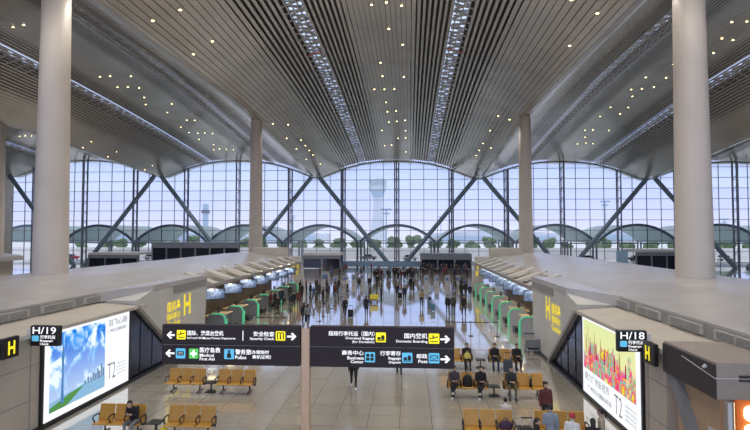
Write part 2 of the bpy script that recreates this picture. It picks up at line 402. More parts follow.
# ------------------------------------------------------------------ check-in islands
ZR = 4.75
def island(s, detailed=True, off=0.0, label=''):
    """s = -1 / +1: which side of the hall; off shifts it outward by one roof wave"""
    X = lambda a: s*(a + off)
    isl = thing('check_in_island', (X(18), 20, 0), label, 'check-in island')
    # main roof: profile in x/z, swept along y
    P = [(12.3, 3.65), (12.3, 4.2), (12.9, 4.32), (15.5, 4.64), (17.5, ZR), (19, ZR), (21, 4.6), (23.7, 4.25), (23.7, 3.65)]
    mb = MB(); mb.loft([[(X(a), y, z) for a, z in P] for y in ((2, 10, 20, 30, 40, 50, 60, 66) if detailed else (14, 40, 66))]); mb.build('roof', M_roof, isl)
    if not detailed:
        MB().box(min(X(13), X(23)), max(X(13), X(23)), 15, 65, 0, 3.66).build('core_wall', M_wall, isl); return isl
    # wing of the roof over the bulkhead
    wing = [(24.2, 12.35), (26.2, 10.42), (33.4, 10.42), (34.6, 12.35)]
    mb = MB()
    for z0, z1 in ((0, 0),):
        A = [mb.bm.verts.new((X(a), y, 3.72 if a > 12 else 4.12)) for y, a in wing]
        B = [mb.bm.verts.new((X(a), y, 4.23 if a > 12 else 4.40)) for y, a in wing]
        mb.bm.faces.new(A); mb.bm.faces.new(B)
        for i in range(4): mb.bm.faces.new((A[i], A[(i+1) % 4], B[(i+1) % 4], B[i]))
    mb.build('roof_wing', M_roof, isl)
    # ledge and wall below it
    ys = 2 if s < 0 else 16.4
    x0, x1 = X(10.5), X(12.35)
    mb = MB(); mb.prism([(X(10.38), 3.40), (X(10.38), 3.54), (X(12.32), 3.70), (X(12.32), 3.40)], ys, 25.4, 1); mb.build('ledge', M_cream, isl)
    w_ = MB(); w_.box(min(x0, x1), max(x0, x1), ys, 24.2, 0, 3.41)
    w_.build('side_wall', M_wall, isl)
    j = MB()
    for y in (6, 8.5, 11, 13.2, 15.4, 17.6):
        if y < ys: continue
        j.box(min(X(10.49), X(10.51)), max(X(10.49), X(10.51)), y-.02, y+.02, .1, 3.38)
    for z in (1.2, 2.4): j.box(min(X(10.49), X(10.51)), max(X(10.49), X(10.51)), ys, 17.9, z-.015, z+.015)
    j.build('panel_seam', M_fascia, isl)
    MB().box(min(X(12.26), X(12.30)), max(X(12.26), X(12.30)), 2, 25, 3.70, 4.14).build('fascia', M_fascia, isl)
    for y in (9.2, 12, 14.8, 17.6, 20.4, 23.2):
        v = MB().box(min(X(12.18), X(12.27)), max(X(12.18), X(12.27)), y, y+2.1, 3.78, 4.08).build('vent', M_vent, isl)
        g = MB()
        for h in (0, 1):
            for k in range(5):
                g.box(min(X(12.165), X(12.19)), max(X(12.165), X(12.19)), y+.12+h*.98, y+1.0+h*.98, 3.82+k*.048, 3.842+k*.048)
        g.build('grille', M_fascia, v)
    # bulkhead
    mb = MB(); mb.prism([(24.75, 3.50), (29.5, 0), (33.0, 0), (33.4, 4.14), (26.2, 4.14), (24.6, 3.8)], X(10.45), X(12.3), 0); mb.build('bulkhead', M_white, isl)
    MB().bar((X(10.44), 24.6, 3.48), (X(10.44), 29.45, 0.02), .18, .22, (1, 0, 0)).build('bulkhead_trim', M_fascia, isl)
    MB().box(min(X(10.40), X(10.5)), max(X(10.40), X(10.5)), 28.5, 33.2, 3.72, 4.1).build('louvre_band', M_fascia, isl)
    MB().prism([(24.0, .12), (29.2, .12), (24.6, 3.44), (24.0, 3.44)], X(10.55), X(11.2), 0).build('dark_glass', M_dglass, isl)
    g = MB()
    for y in (25.2, 26.4, 27.6):
        zt = 3.44 - (y-24.6)*3.32/4.6; g.box(min(X(10.52), X(10.56)), max(X(10.52), X(10.56)), y-.03, y+.03, .12, zt)
    for z in (1.1, 2.1):
        yt = 24.6 + (3.44-z)*4.6/3.32; g.box(min(X(10.52), X(10.56)), max(X(10.52), X(10.56)), 24, yt, z-.025, z+.025)
    g.build('glass_mullion', M_dglass, isl)
    MB().box(min(X(10.36), X(10.5)), max(X(10.36), X(10.5)), max(8, ys), 33, 0, .14).build('base_rail', M_dark, isl)
    # yellow letters
    if s < 0: fm = lambda u, v, d: Vector((X(10.45)+d+.002, 27.6+u, v))
    else: fm = lambda u, v, d: Vector((X(10.45)-d-.002, 30.2-u, v))
    if s < 0:
        lettering('H', 2.3, 3.25, 2.25, 3.5, fm, M_wyel, isl, keep=False, bold=.03)
        for t, a, c in (('值机岛', 2.72, 3.3), ('值机柜台', 2.28, 2.66), ('Check-in', 1.86, 2.22)): lettering(t, .15, 1.85, a, c, fm, M_wyel, isl, keep=False, bold=.02)
    else:
        lettering('H', .15, 1.0, 2.3, 3.55, fm, M_wyel, isl, keep=False, bold=.03)
        for t, a, c in (('值机岛', 2.75, 3.35), ('值机柜台', 2.3, 2.7), ('Check-in', 1.88, 2.24)): lettering(t, 1.3, 2.95, a, c, fm, M_wyel, isl, keep=False, bold=.02)
    # counter hall: back wall, sloping ribs, front rail
    MB().box(min(X(14.6), X(15.0)), max(X(14.6), X(15.0)), 33, 65, 0, 3.66).build('back_wall', mat('back_wall_brown', (.20, .16, .12), .6), isl)
    MB().box(min(X(15), X(21)), max(X(15), X(21)), 2, 66, 0, 3.66).build('core_wall', M_wall, isl)
    for k in range(9):
        y = 35.6 + k*3.55
        MB().bar((X(12.8), y, 4.28), (X(10.6), y-.2, 3.58), .8, .22).build('canopy_rib', M_white, isl)
    for k in range(7):
        y = 37.6 + k*4.0
        q = MB().box(min(X(11.4), X(11.9)), max(X(11.4), X(11.9)), y-.25, y+.25, 3.42, 3.50).build('canopy_light', M_lampw, isl)
        ld = bpy.data.lights.new('canopy_lamp', 'SPOT'); ld.energy = 110; ld.color = (1, .80, .50); ld.spot_size = 2.2; ld.shadow_soft_size = .2
        lo = bpy.data.objects.new('canopy_lamp', ld); C.collection.objects.link(lo); lo.parent = q; lo.location = (X(11.65), y, 3.38)
    MB().bar((X(10.6), 33.2, 3.56), (X(10.6), 64.5, 3.56), .16, .24).build('canopy_rail', M_fascia, isl)
    MB().box(min(X(12.3), X(12.5)), max(X(12.3), X(12.5)), 33, 65, 3.2, 3.68).build('valance', M_fascia, isl)
    # end post, leaning, with yellow lettering
    mb = MB(); mb.prism([(X(10.3), 0), (X(11.2), 0), (X(12.6), 4.3), (X(10.9), 4.3)], 64.2, 65.4, 1); mb.build('end_post', M_white, isl)
    fe = lambda u, v, d: Vector((X(11.35)+u, 64.2-d, v))
    lettering('H', -.35, .35, 2.8, 3.8, fe, M_wyel, isl, keep=False, bold=.03); lettering('值机岛', -.55, .35, 2.0, 2.6, fe, M_wyel, isl, keep=False, bold=.03)
    MB().box(min(X(12.6), X(16.3)), max(X(12.6), X(16.3)), 63.0, 65.5, 4.2, 5.4).build('roof_plant_box', M_cream, isl)
    return isl
island(-1, label='grey-roofed check-in island wall carrying the blue sky billboard and yellow H')
island(1, label='grey-roofed check-in island wall carrying the rainbow skyline billboard and yellow H')
island(-1, False, 36, 'plain grey roof of the next check-in island beyond the column')
island(1, False, 36, 'plain grey roof of the check-in island behind the retail booth side column')

# ------------------------------------------------------------------ billboards
def sky_picture():
    m = bpy.data.materials.new('screen_cloud_picture'); m.use_nodes = True; n = m.node_tree.nodes; l = m.node_tree.links; n.clear()
    o = n.new('ShaderNodeOutputMaterial'); em = n.new('ShaderNodeEmission'); t = n.new('ShaderNodeTexCoord'); s = n.new('ShaderNodeSeparateXYZ')
    l.new(t.outputs['Object'], s.inputs[0])
    q = n.new('ShaderNodeTexNoise'); q.inputs['Scale'].default_value = 1.1; q.inputs['Detail'].default_value = 7; q.inputs['Distortion'].default_value = .6
    l.new(t.outputs['Object'], q.inputs['Vector'])
    r = n.new('ShaderNodeValToRGB'); r.color_ramp.elements[0].position = .46; r.color_ramp.elements[0].color = (.015, .17, .72, 1)
    r.color_ramp.elements[1].position = .58; r.color_ramp.elements[1].color = (.85, .93, 1, 1)
    k = r.color_ramp.elements.new(.51); k.color = (.10, .40, .90, 1)
    l.new(q.outputs['Fac'], r.inputs[0])
    g = n.new('ShaderNodeMapRange'); g.inputs['From Min'].default_value = .9; g.inputs['From Max'].default_value = 3.0; g.inputs['To Min'].default_value = .6; g.inputs['To Max'].default_value = 0
    l.new(s.outputs['Z'], g.inputs['Value'])
    x = n.new('ShaderNodeMixRGB'); x.inputs[2].default_value = (.72, .86, .97, 1); l.new(g.outputs[0], x.inputs[0]); l.new(r.outputs[0], x.inputs[1])
    l.new(x.outputs[0], em.inputs[0]); em.inputs[1].default_value = .66; l.new(em.outputs[0], o.inputs[0]); return m
def splash_picture():
    m = bpy.data.materials.new('screen_splash_picture'); m.use_nodes = True; n = m.node_tree.nodes; l = m.node_tree.links; n.clear()
    o = n.new('ShaderNodeOutputMaterial'); em = n.new('ShaderNodeEmission'); t = n.new('ShaderNodeTexCoord'); s = n.new('ShaderNodeSeparateXYZ')
    l.new(t.outputs['Object'], s.inputs[0])
    q = n.new('ShaderNodeTexNoise'); q.inputs['Scale'].default_value = 2.2; q.inputs['Detail'].default_value = 8; q.inputs['Distortion'].default_value = 1.2
    mp = n.new('ShaderNodeMapping'); mp.inputs['Scale'].default_value = (1, 1, .75); l.new(t.outputs['Object'], mp.inputs[0]); l.new(mp.outputs[0], q.inputs['Vector'])
    hz = n.new('ShaderNodeValToRGB')
    cols = [(.36, (.9, .75, .05)), (.42, (.85, .03, .12)), (.47, (.9, .12, .45)), (.51, (.95, .35, .06)), (.55, (.15, .5, .7)), (.6, (.35, .65, .12)), (.66, (.85, .04, .25)), (.72, (.95, .85, .3))]
    hz.color_ramp.elements[0].position = cols[0][0]; hz.color_ramp.elements[0].color = (*cols[0][1], 1)
    hz.color_ramp.elements[1].position = cols[-1][0]; hz.color_ramp.elements[1].color = (*cols[-1][1], 1)
    for p, c in cols[1:-1]: k = hz.color_ramp.elements.new(p); k.color = (*c, 1)
    l.new(q.outputs['Fac'], hz.inputs[0])
    q2 = n.new('ShaderNodeTexNoise'); q2.inputs['Scale'].default_value = 1.6; q2.inputs['Detail'].default_value = 6; l.new(mp.outputs[0], q2.inputs['Vector'])
    a = n.new('ShaderNodeMath'); a.operation = 'MULTIPLY_ADD'; a.inputs[1].default_value = 4.2; l.new(q2.outputs['Fac'], a.inputs[0]); l.new(s.outputs['Z'], a.inputs[2])
    g = n.new('ShaderNodeMapRange'); g.inputs['From Min'].default_value = 4.0; g.inputs['From Max'].default_value = 4.35; g.inputs['To Min'].default_value = 1; g.inputs['To Max'].default_value = 0
    l.new(a.outputs[0], g.inputs['Value'])
    bgd = n.new('ShaderNodeMapRange'); bgd.inputs['From Min'].default_value = 1.3; bgd.inputs['From Max'].default_value = 3.3; l.new(s.outputs['Z'], bgd.inputs['Value'])
    bgc = n.new('ShaderNodeMixRGB'); bgc.inputs[1].default_value = (.98, .9, .45, 1); bgc.inputs[2].default_value = (.80, .88, .42, 1); l.new(bgd.outputs[0], bgc.inputs[0])
    x = n.new('ShaderNodeMixRGB'); l.new(g.outputs[0], x.inputs[0]); l.new(bgc.outputs[0], x.inputs[1]); l.new(hz.outputs[0], x.inputs[2])
    l.new(x.outputs[0], em.inputs[0]); em.inputs[1].default_value = .58; l.new(em.outputs[0], o.inputs[0]); return m
def emi(name, c, s=1.0):
    if name in MATS: return MATS[name]
    m = bpy.data.materials.new(name); m.use_nodes = True; n = m.node_tree.nodes; l = m.node_tree.links; n.clear()
    o = n.new('ShaderNodeOutputMaterial'); em = n.new('ShaderNodeEmission'); em.inputs[0].default_value = (*c, 1); em.inputs[1].default_value = s*.62
    l.new(em.outputs[0], o.inputs[0]); MATS[name] = m; return m
E_white = emi('screen_white', (.93, .96, 1.0), 1.05)
E_grey = emi('screen_grey_text', (.25, .25, .27), .8)
E_tower = emi('screen_tower_blue', (.10, .26, .55), .9)
E_city = emi('screen_city', (.20, .32, .50), .8)
E_river = emi('screen_river', (.30, .55, .80), .9)
E_bank = emi('screen_bank_green', (.12, .36, .10), .8)
E_purple = emi('screen_purple', (.42, .05, .16), .8)
E_olive = emi('screen_olive', (.45, .42, .08), .8)
# blue sky billboard on the left island
bb = thing('billboard', (-10.4, 21.2, 0), 'lit billboard with blue cloudy sky and slender tower', 'billboard')
fl = lambda u, v, d: Vector((-10.42+d, 18.2+u, v))            # u 0..5.6 along the wall
MB().box(-10.55, -10.42, 18.05, 24.1, .10, 3.52).build('frame', M_dark, bb)
patch(rect(.0, 5.65, .18, 3.42), fl, E_white, bb, 'screen', .02)
pic = patch(rect(.25, 3.72, .45, 3.30), fl, sky_picture(), bb, 'picture', .03, .021)
patch([(.25, .45), (3.72, .45), (3.72, .95), (2.2, .98), (.25, .80)], fl, E_river, bb, 'river', .036, .031)
patch([(.25, .45), (1.2, .45), (2.3, .93), (1.4, .86), (.25, .62)], fl, E_bank, bb, 'river_bank', .042, .037)
tw = []
for v in range(13):
    t = v/12; tw.append((.045+.10*abs(t-.62)**1.5, .62+t*1.75))
patch([(.95+a, z) for a, z in tw] + [(.96, 2.95), (.94, 2.95)] + [(.95-a, z) for a, z in tw[::-1]], fl, E_tower, bb, 'pictured_tower', .048, .037)
for i, (u, h) in enumerate(((2.3, .25), (2.5, .4), (2.68, .3), (2.85, .55), (3.0, .42), (3.15, .72), (3.28, .5), (3.42, .95), (3.56, .6))):
    patch(rect(u, u+.10, .93, .93+h*.6), fl, E_city, bb, 'pictured_building', .045, .037)
lettering('羽飞心翔', 3.95, 5.45, 2.95, 3.25, fl_ := (lambda u, v, d: fl(u, v, d+.022)), E_grey, bb, keep=False, bold=.0)
lettering('广州白云国际机场', 3.95, 5.35, 2.68, 2.84, fl_, E_grey, bb, keep=False, bold=0)
lettering('T2', 3.95, 4.55, .65, 1.35, fl_, E_grey, bb, keep=False, bold=-.01)
for k in range(4): lettering('航班信息 出发 到达', 4.7, 5.4, .70+k*.15, .78+k*.15, fl_, emi('screen_pale_text', (.6, .62, .66), .9), bb, keep=False, bold=0)
# rainbow billboard on the right island
bb = thing('billboard', (10.4, 20.8, 0), 'lit billboard with rainbow paint splash skyline on yellow', 'billboard')
fr_ = lambda u, v, d: Vector((10.42-d, 23.7-u, v))
MB().box(10.42, 10.55, 17.85, 24.0, .10, 3.52).build('frame', M_dark, bb)
patch(rect(.0, 5.7, .18, 3.42), fr_, E_white, bb, 'screen', .02)
patch(rect(.15, 5.4, 1.25, 3.32), fr_, splash_picture(), bb, 'picture', .03, .021)
for i, (u, h, wv) in enumerate(((.5, 1.0, .07), (.75, 1.45, .05), (1.0, .9, .1), (1.5, 1.25, .06), (1.7, .8, .12), (2.2, 1.1, .07), (2.6, .75, .12), (3.0, .9, .08), (3.6, .7, .12), (4.1, .95, .08), (4.6, .6, .12))):
    patch([(u-wv*.5, 1.9), (u+wv*.5, 1.9), (u+wv*.45, 1.9+h*.55), (u+wv*.1, 1.9+h*.85), (u-wv*.1, 1.9+h*.85), (u-wv*.45, 1.9+h*.55)], fr_, (E_purple, E_olive)[i % 2], bb, 'pictured_building', .04, .031)
f2 = lambda u, v, d: fr_(u, v, d+.022)
lettering('魅力广州新视界', .3, 3.0, .78, 1.12, f2, E_grey, bb, keep=False, bold=-.01)
lettering('广州白云国际机场', .6, 3.2, .42, .62, f2, E_grey, bb, keep=False, bold=0)
lettering('T2', 3.5, 4.2, .38, 1.08, f2, E_grey, bb, keep=False, bold=-.01)
for k in range(4): lettering('航班信息 出发 到达', 4.5, 5.4, .42+k*.16, .52+k*.16, f2, emi('screen_pale_text', (.6, .62, .66)), bb, keep=False, bold=0)

# ------------------------------------------------------------------ direction sign on its post
sg = thing('direction_sign', (-.7, 17.5, 0), 'long black overhead direction sign in two halves on a bronze post', 'sign')
MB().box(-.86, -.56, 17.38, 17.66, 0, 3.86, .04).build('post', M_post, sg)
MB().tube([(-.71, 17.5, 3.86), (-.71, 17.5, 4.05)], [.13, .05], 12).build('post_cap', M_steel, sg)
def board(x0, x1):
    b = MB().box(x0, x1, 17.36, 17.62, 3.27, 3.94, .02).build('board', M_sign, sg)
    b2 = MB().box(x0, x1, 17.36, 17.62, 2.60, 3.245, .02).build('board', M_sign, sg)
    MB().box(x0+.02, x1-.02, 17.40, 17.58, 3.24, 3.275).build('seam', M_fascia, sg)
board(-5.65, -.88); board(-.54, 4.24)
SX = lambda x: (-5.63+(x-162)*.0343) if x < 306 else (-.54+(x-311)*.03343)
SZ = lambda y: 3.94-(y-324)*.0319
ff = lambda u, v, d: Vector((u, 17.36-d, v))
def st(t, xa, xb, ya, yb, align='l', bold=.012, keep=True): lettering(t, SX(xa), SX(xb), SZ(yb), SZ(ya), ff, M_txt, sg, align, bold, keep=keep)
def arrow(xa, xb, y, d):
    a, b, z = SX(xa), SX(xb), SZ(y); h = .13; t = .03
    tip, tail = (b, a) if d > 0 else (a, b); q = -d
    patch([(tail, z-t), (tip+q*.06, z-t), (tip+q*.06, z+t), (tail, z+t)], ff, M_txt, sg, 'arrow', .01)
    patch([(tip, z), (tip+q*h, z+h), (tip+q*(h+.06), z+h-.03), (tip+q*.08, z), (tip+q*(h+.06), z-h+.03), (tip+q*h, z-h)], ff, M_txt, sg, 'arrow', .012)
def icon(xa, xb, ya, yb, m, kind):
    u0, u1, v0, v1 = SX(xa), SX(xb), SZ(yb), SZ(ya)
    ic = patch(rrect(u0, u1, v0, v1, .03), ff, m, sg, 'pictogram', .012)
    W, H = u1-u0, v1-v0
    f3 = lambda a, b, d: ff(u0+a*W, v0+b*H, d+.013)
    def sh(p, mm=M_ink): patch(p, f3, mm, ic, 'pictogram_mark', .006)
    if kind == 'plane':
        sh([(.12, .42), (.82, .62), (.9, .7), (.8, .72), (.12, .5)]); sh([(.4, .52), (.55, .56), (.42, .86), (.34, .84)]); sh([(.12, .46), (.2, .48), (.14, .66), (.08, .64)]); sh(rect(.15, .85, .18, .26))
    if kind == 'gate':
        sh(rect(.14, .24, .12, .88)); sh(rect(.76, .86, .12, .88)); sh(rect(.24, .76, .78, .88)); sh(rect(.43, .57, .14, .55)); sh(rrect(.42, .58, .58, .74, .07))
    if kind == 'bag':
        sh(rect(.1, .9, .14, .22)); sh(rrect(.16, .48, .26, .55, .04)); sh(rrect(.54, .86, .26, .66, .04)); sh(rect(.62, .78, .66, .74))
    if kind == 'cross':
        sh(rect(.4, .6, .15, .85), M_txt); sh(rect(.15, .4, .4, .6), M_txt); sh(rect(.6, .85, .4, .6), M_txt)
    if kind == 'police':
        sh(rrect(.38, .62, .62, .84, .1)); sh([(.28, .12), (.72, .12), (.70, .56), (.5, .62), (.3, .56)]); sh(rect(.34, .66, .84, .9))
    if kind == 'desk':
        sh(rrect(.14, .44, .52, .84, .05)); sh(rrect(.56, .86, .52, .84, .05)); sh(rect(.12, .46, .16, .46)); sh(rect(.54, .88, .16, .46))
    if kind == 'mail':
        sh([(.12, .22), (.88, .22), (.88, .30), (.12, .30)]); sh([(.12, .7), (.88, .7), (.88, .78), (.12, .78)]); sh([(.12, .7), (.5, .42), (.88, .7), (.88, .62), (.5, .34), (.12, .62)]); sh(rect(.12, .18, .3, .7)); sh(rect(.82, .88, .3, .7))
    if kind == 'info':
        sh(rrect(.15, .85, .3, .72, .06)); sh(rect(.25, .75, .42, .48), M_txt); sh(rect(.25, .75, .56, .62), M_txt)
arrow(166.4, 174.5, 335, -1); icon(176.7, 185.8, 329.6, 339.4, M_yel, 'plane')
st('国际、港澳台登机', 187.3, 224, 330, 335.2); st("Int'l and HK/Macao/Taiwan Departures", 187.3, 240, 336.6, 339.4)
patch(rect(SX(243.2), SX(243.9), SZ(340), SZ(329.5)), ff, M_txt, sg, 'divider', .01)
st('安全检查', 254, 274.9, 330, 335.2, 'r'); st('Security Check', 247, 274.9, 336.3, 339.8, 'r')
icon(276.3, 285.8, 329.6, 339.4, M_yel, 'gate'); arrow(287.5, 296.7, 335, 1)
arrow(165.4, 174.5, 354.3, -1); icon(176, 185.6, 349, 359.5, M_blu, 'info'); icon(189.4, 198.8, 349, 359.5, M_grn, 'cross')
st('医疗急救', 200.2, 221, 347.6, 353); st('Medical', 200.2, 216, 354.2, 357.4); st('First Aid', 200.2, 216, 358.2, 361.2)
icon(225, 234.8, 349, 359.5, M_blu, 'police'); st('警务室', 236, 251.5, 349, 354.5); st('Police', 236, 247, 355.7, 359.3)
st('（办理临时', 251, 272, 349.8, 353.8); st('乘机证明）', 253, 272.5, 354.8, 358.8)
st('超规行李托运（国内）', 329.5, 375.6, 328.6, 333.6, 'r', keep=False); st('Oversized Baggage', 338, 375.4, 334.5, 337.8, 'r'); st('(for Domestic)', 345, 375.4, 338.2, 341.4, 'r')
icon(376.8, 386.8, 329.6, 339.6, M_yel, 'bag'); st('国内登机', 405, 427.8, 330, 335.4, 'r'); st('Domestic Boarding', 390, 427.8, 337, 340.4, 'r'); icon(429, 439.5, 330, 340.4, M_yel, 'plane'); arrow(440.5, 450, 335.8, 1)
st('商务中心', 343, 364.8, 348.4, 353.4, 'r'); st('Business', 345, 364.8, 354.6, 357.8, 'r'); st('Center', 347, 364.8, 358.6, 361.6, 'r'); icon(366, 376, 350, 360.4, M_blu, 'desk')
st('行李寄存', 381, 401.6, 348.4, 353.4, 'r'); st('Baggage', 383, 401.6, 354.6, 358, 'r'); st('Deposit', 383, 401.6, 358.8, 362, 'r'); icon(402.8, 413, 350, 360.4, M_blu, 'bag')
st('邮政', 417, 427.8, 351, 355.8, 'r'); st('Post', 417, 427.8, 357, 360.4, 'r'); icon(429, 439.5, 350, 360.4, M_blu, 'mail'); arrow(440.5, 450, 356.2, 1)

# ------------------------------------------------------------------ small H signs by the billboards
def hsign(x0, x1, z0, z1, num, s):
    t = thing('counter_number_sign', ((x0+x1)/2, 17.5, z0), 'black sign reading H/%s with a blue pictogram, beside the %s billboard' % (num, 'blue sky' if s < 0 else 'rainbow'), 'sign')
    MB().box(x0, x1, 17.42, 17.62, z0, z1, .04).build('housing', M_dark, t)
    f = lambda u, v, d: Vector((x0+u*(x1-x0), 17.42-d, z0+v*(z1-z0)))
    lettering('H/'+num, .10, .90, .60, .93, f, M_txt, t, keep=False, bold=.008)
    patch(rrect(.08, .32, .24, .52, .05), f, M_blu, t, 'pictogram', .01)
    lettering('行李托运', .36, .88, .36, .54, f, M_txt, t, keep=False, bold=.015); lettering('Baggage', .36, .80, .20, .32, f, M_txt, t, keep=False, bold=.015); lettering('Check', .36, .66, .06, .17, f, M_txt, t, keep=False, bold=.015)
    xe = x1 if s > 0 else x0
    MB().box(min(xe, s*10.55), max(xe, s*10.55), 17.45, 17.6, z1-.3, z1-.12).build('bracket', M_lgrey, t)
    g = thing('island_letter_sign', (s*10.3, 16.8, 3.0), 'black box sign with a yellow letter H near the %s billboard' % ('blue sky' if s < 0 else 'rainbow'), 'sign')
    y0, y1 = (15.95, 16.65) if s < 0 else (16.5, 17.25)
    xa, xb = sorted((s*10.18, s*10.34)); MB().box(xa, xb, y0, y1, 2.98, 3.66, .03).build('housing', M_dark, g)
    fg = (lambda u, v, d: Vector((-10.18+d, y0+u, v))) if s < 0 else (lambda u, v, d: Vector((10.18-d, y1-u, v)))
    lettering('H', .2, .5, 3.1, 3.54, fg, M_yel, g, keep=False, bold=.03)
hsign(-10.42, -9.36, 3.13, 3.84, '19', -1); hsign(9.48, 10.42, 3.22, 3.91, '18', 1)

# ------------------------------------------------------------------ booth at the right edge
bt = thing('service_booth', (11.8, 15, 0), 'dark-fascia retail booth with beige wall and glowing orange sign', 'booth')
MB().box(10.42, 14.6, 13.65, 16.35, 2.9, 3.80).build('canopy_box', M_boothtop, bt)
MB().box(10.39, 10.42, 13.66, 16.36, 2.9, 3.74).build('dark_fascia', M_booth, bt)
MB().box(10.62, 10.8, 13.9, 16.0, 0, 2.9).build('side_panel', M_boothwall, bt)
MB().prism([(15.75, 2.9), (16.3, 2.9), (14.2, 0), (13.65, 0)], 10.45, 10.63, 0).build('slanted_jamb', M_grey, bt)
MB().box(14.0, 14.5, 13.9, 16.2, 0, 2.9).build('side_panel', M_boothwall, bt)
MB().tube([(10.62, 13.5, 0), (10.62, 13.5, 2.9)], .11, 16).build('corner_pole', M_steel, bt)
MB().box(10.95, 14.2, 13.78, 13.9, .6, 2.9).build('sign_panel', M_orange, bt)
for i in range(3):
    for k in range(4):
        MB().prism(rrect(11.12+k*.78, 11.72+k*.78, 2.35-i*.46, 2.72-i*.46, .12), 13.70, 13.79, 1).build('sign_lamp', M_lampw, bt)
MB().box(10.60, 10.625, 14.0, 14.42, 1.72, 1.98).build('notice_plate', M_lgrey, bt)
fn = lambda u, v, d: Vector((10.60-d, 14.40-u, v))
lettering('NOTICE', .05, .34, 1.80, 1.90, fn, M_ink, bt, keep=False)
MB().box(10.95, 11.4, 13.62, 13.66, 3.35, 3.5).build('vent', M_booth, bt)
MB().tube([(10.37, 15.2, 3.62), (10.37, 13.63, 3.42), (14.5, 13.63, 3.42)], .015, 6).build('cable', M_lgrey, bt)
MB().tube([(10.36, 14.0, 3.66), (10.28, 14.0, 3.60)], [.05, .035], 10).build('camera_dome', M_lgrey, bt)

# ------------------------------------------------------------------ check-in counters with arch dividers
def arch_ring(x0, x1, y, zt, r, wdt):              # outline of a round-cornered portal from floor to floor
    pts = [(x0, 0)]
    for k in range(7): t = PI - k*PI/12; pts.append((x0+r+r*math.cos(t), zt-r+r*math.sin(t)))
    for k in range(7): t = PI/2 - k*PI/12; pts.append((x1-r+r*math.cos(t), zt-r+r*math.sin(t)))
    pts.append((x1, 0)); return pts
def counter_proto(s):
    t = thing('check_in_counter', (0, 0, 0), 'x', 'counter', 'check-in counters')
    # local: hall side toward -s*x ; y away from the camera
    X = lambda a: s*a
    MB().box(min(X(.1), X(1.1)), max(X(.1), X(1.1)), .5, 2.9, 0, 1.05, .03).build('desk', M_grey, t)
    MB().box(min(X(-.05), X(1.2)), max(X(-.05), X(1.2)), .4, 3.0, 1.05, 1.11, .01).build('counter_top', M_desk, t)
    poly = arch_ring(-.55, .85, 0, 1.35, .42, .1); poly = [(X(a), z) for a, z in poly]
    MB().prism(poly, 0, .34, 1).build('divider', M_lgrey if s > 0 else M_grey, t)
    st_ = MB(); path = [(X(a), -.03, z) for a, z in arch_ring(-.55, .85, 0, 1.35, .42, .1)]
    path = path[:9]
    for p, q in zip(path, path[1:]): st_.bar(p, q, .09, .10, (0, 1, 0))
    st_.build('light_strip', M_glow, t)
    MB().box(min(X(-.60), X(-.55)), max(X(-.60), X(-.55)), .02, .32, .05, .95).build('side_light', M_glow, t)
    m_ = MB().box(min(X(.45), X(.52)), max(X(.45), X(.52)), 1.2, 1.75, 1.25, 1.62, .01).build('monitor', M_black, t)
    MB().tube([(X(.5), 1.47, 1.1), (X(.5), 1.47, 1.3)], .03, 8).build('monitor_stand', M_black, t)
    MB().box(min(X(-.6), X(.0)), max(X(-.6), X(.0)), 1.4, 2.4, 0, .35, .02).build('baggage_scale', M_black, t)
    return t
def display_proto(s):
    t = thing('hanging_display', (0, 0, 0), 'x', 'display', 'flight displays over the counters')
    X = lambda a: s*a
    MB().box(-.75, .75, -.06, .06, -.42, .42, .02).build('housing', M_black, t)
    MB().box(-.69, .69, -.075, -.055, -.36, .36).build('screen', M_mon, t)
    MB().tube([(0, 0, .4), (0, 0, .95)], .035, 8).build('hanger', M_black, t)
    return t
words_n = ['first', 'second', 'third', 'fourth', 'fifth', 'sixth', 'seventh']
protos = {}
for s in (-1, 1):
    pc, pd = counter_proto(s), display_proto(s); tree = index()
    side = 'yellow H wall with blue sky billboard' if s < 0 else 'yellow H wall with rainbow billboard'
    for i in range(7):
        Y = 36.6 + i*4.0
        o = pc if i == 0 else dup(pc, None, tree)
        o.location = (s*10.9, Y, 0); o['label'] = 'arched check-in counter with green light, %s from the %s' % (words_n[i], side)
        d = pd if i == 0 else dup(pd, None, tree)
        d.location = (s*11.6, Y+1.2, 2.62); d.rotation_euler = (-.25, 0, -s*.5); d['label'] = 'bluish flight display over the counters, %s from the %s' % (words_n[i], side)

# ------------------------------------------------------------------ seats
def bench_proto():
    t = thing('waiting_bench', (0, 0, 0), 'x', 'bench', 'tan three-seat waiting benches')
    MB().box(-.87, .87, -.04, .04, .30, .37).build('beam', M_black, t)
    for sx in (-.6, .6):
        q = MB(); q.tube([(sx, 0, .33), (sx, 0, .06)], .03, 8); q.tube([(sx, -.30, .03), (sx, -.05, .07), (sx, .05, .07), (sx, .30, .03)], .028, 8); q.build('leg', M_black, t)
    for i in range(3):
        x = -.57 + i*.57
        A = [(-.44, .43), (-.40, .455), (-.1, .41), (.02, .44), (.02, .40), (-.1, .37), (-.42, .40)]
        b = MB(); b.prism(A, x-.258, x+.258, 0); b.build('seat', M_gold, t)
        Bk = [(.0, .42), (.05, .43), (.16, .93), (.15, .97), (.11, .97), (.06, .72), (-.01, .48)]
        b = MB(); b.prism(Bk, x-.258, x+.258, 0); b.build('backrest', M_gold, t)
    for i in range(4):
        x = -.855 + i*.57
        MB().tube([(x, .06, .36), (x, .08, .60), (x, .02, .66), (x, -.28, .66), (x, -.34, .60), (x, -.2, .40)], .024, 8).build('armrest', M_black, t)
    return t
bench = bench_proto(); tree = index()
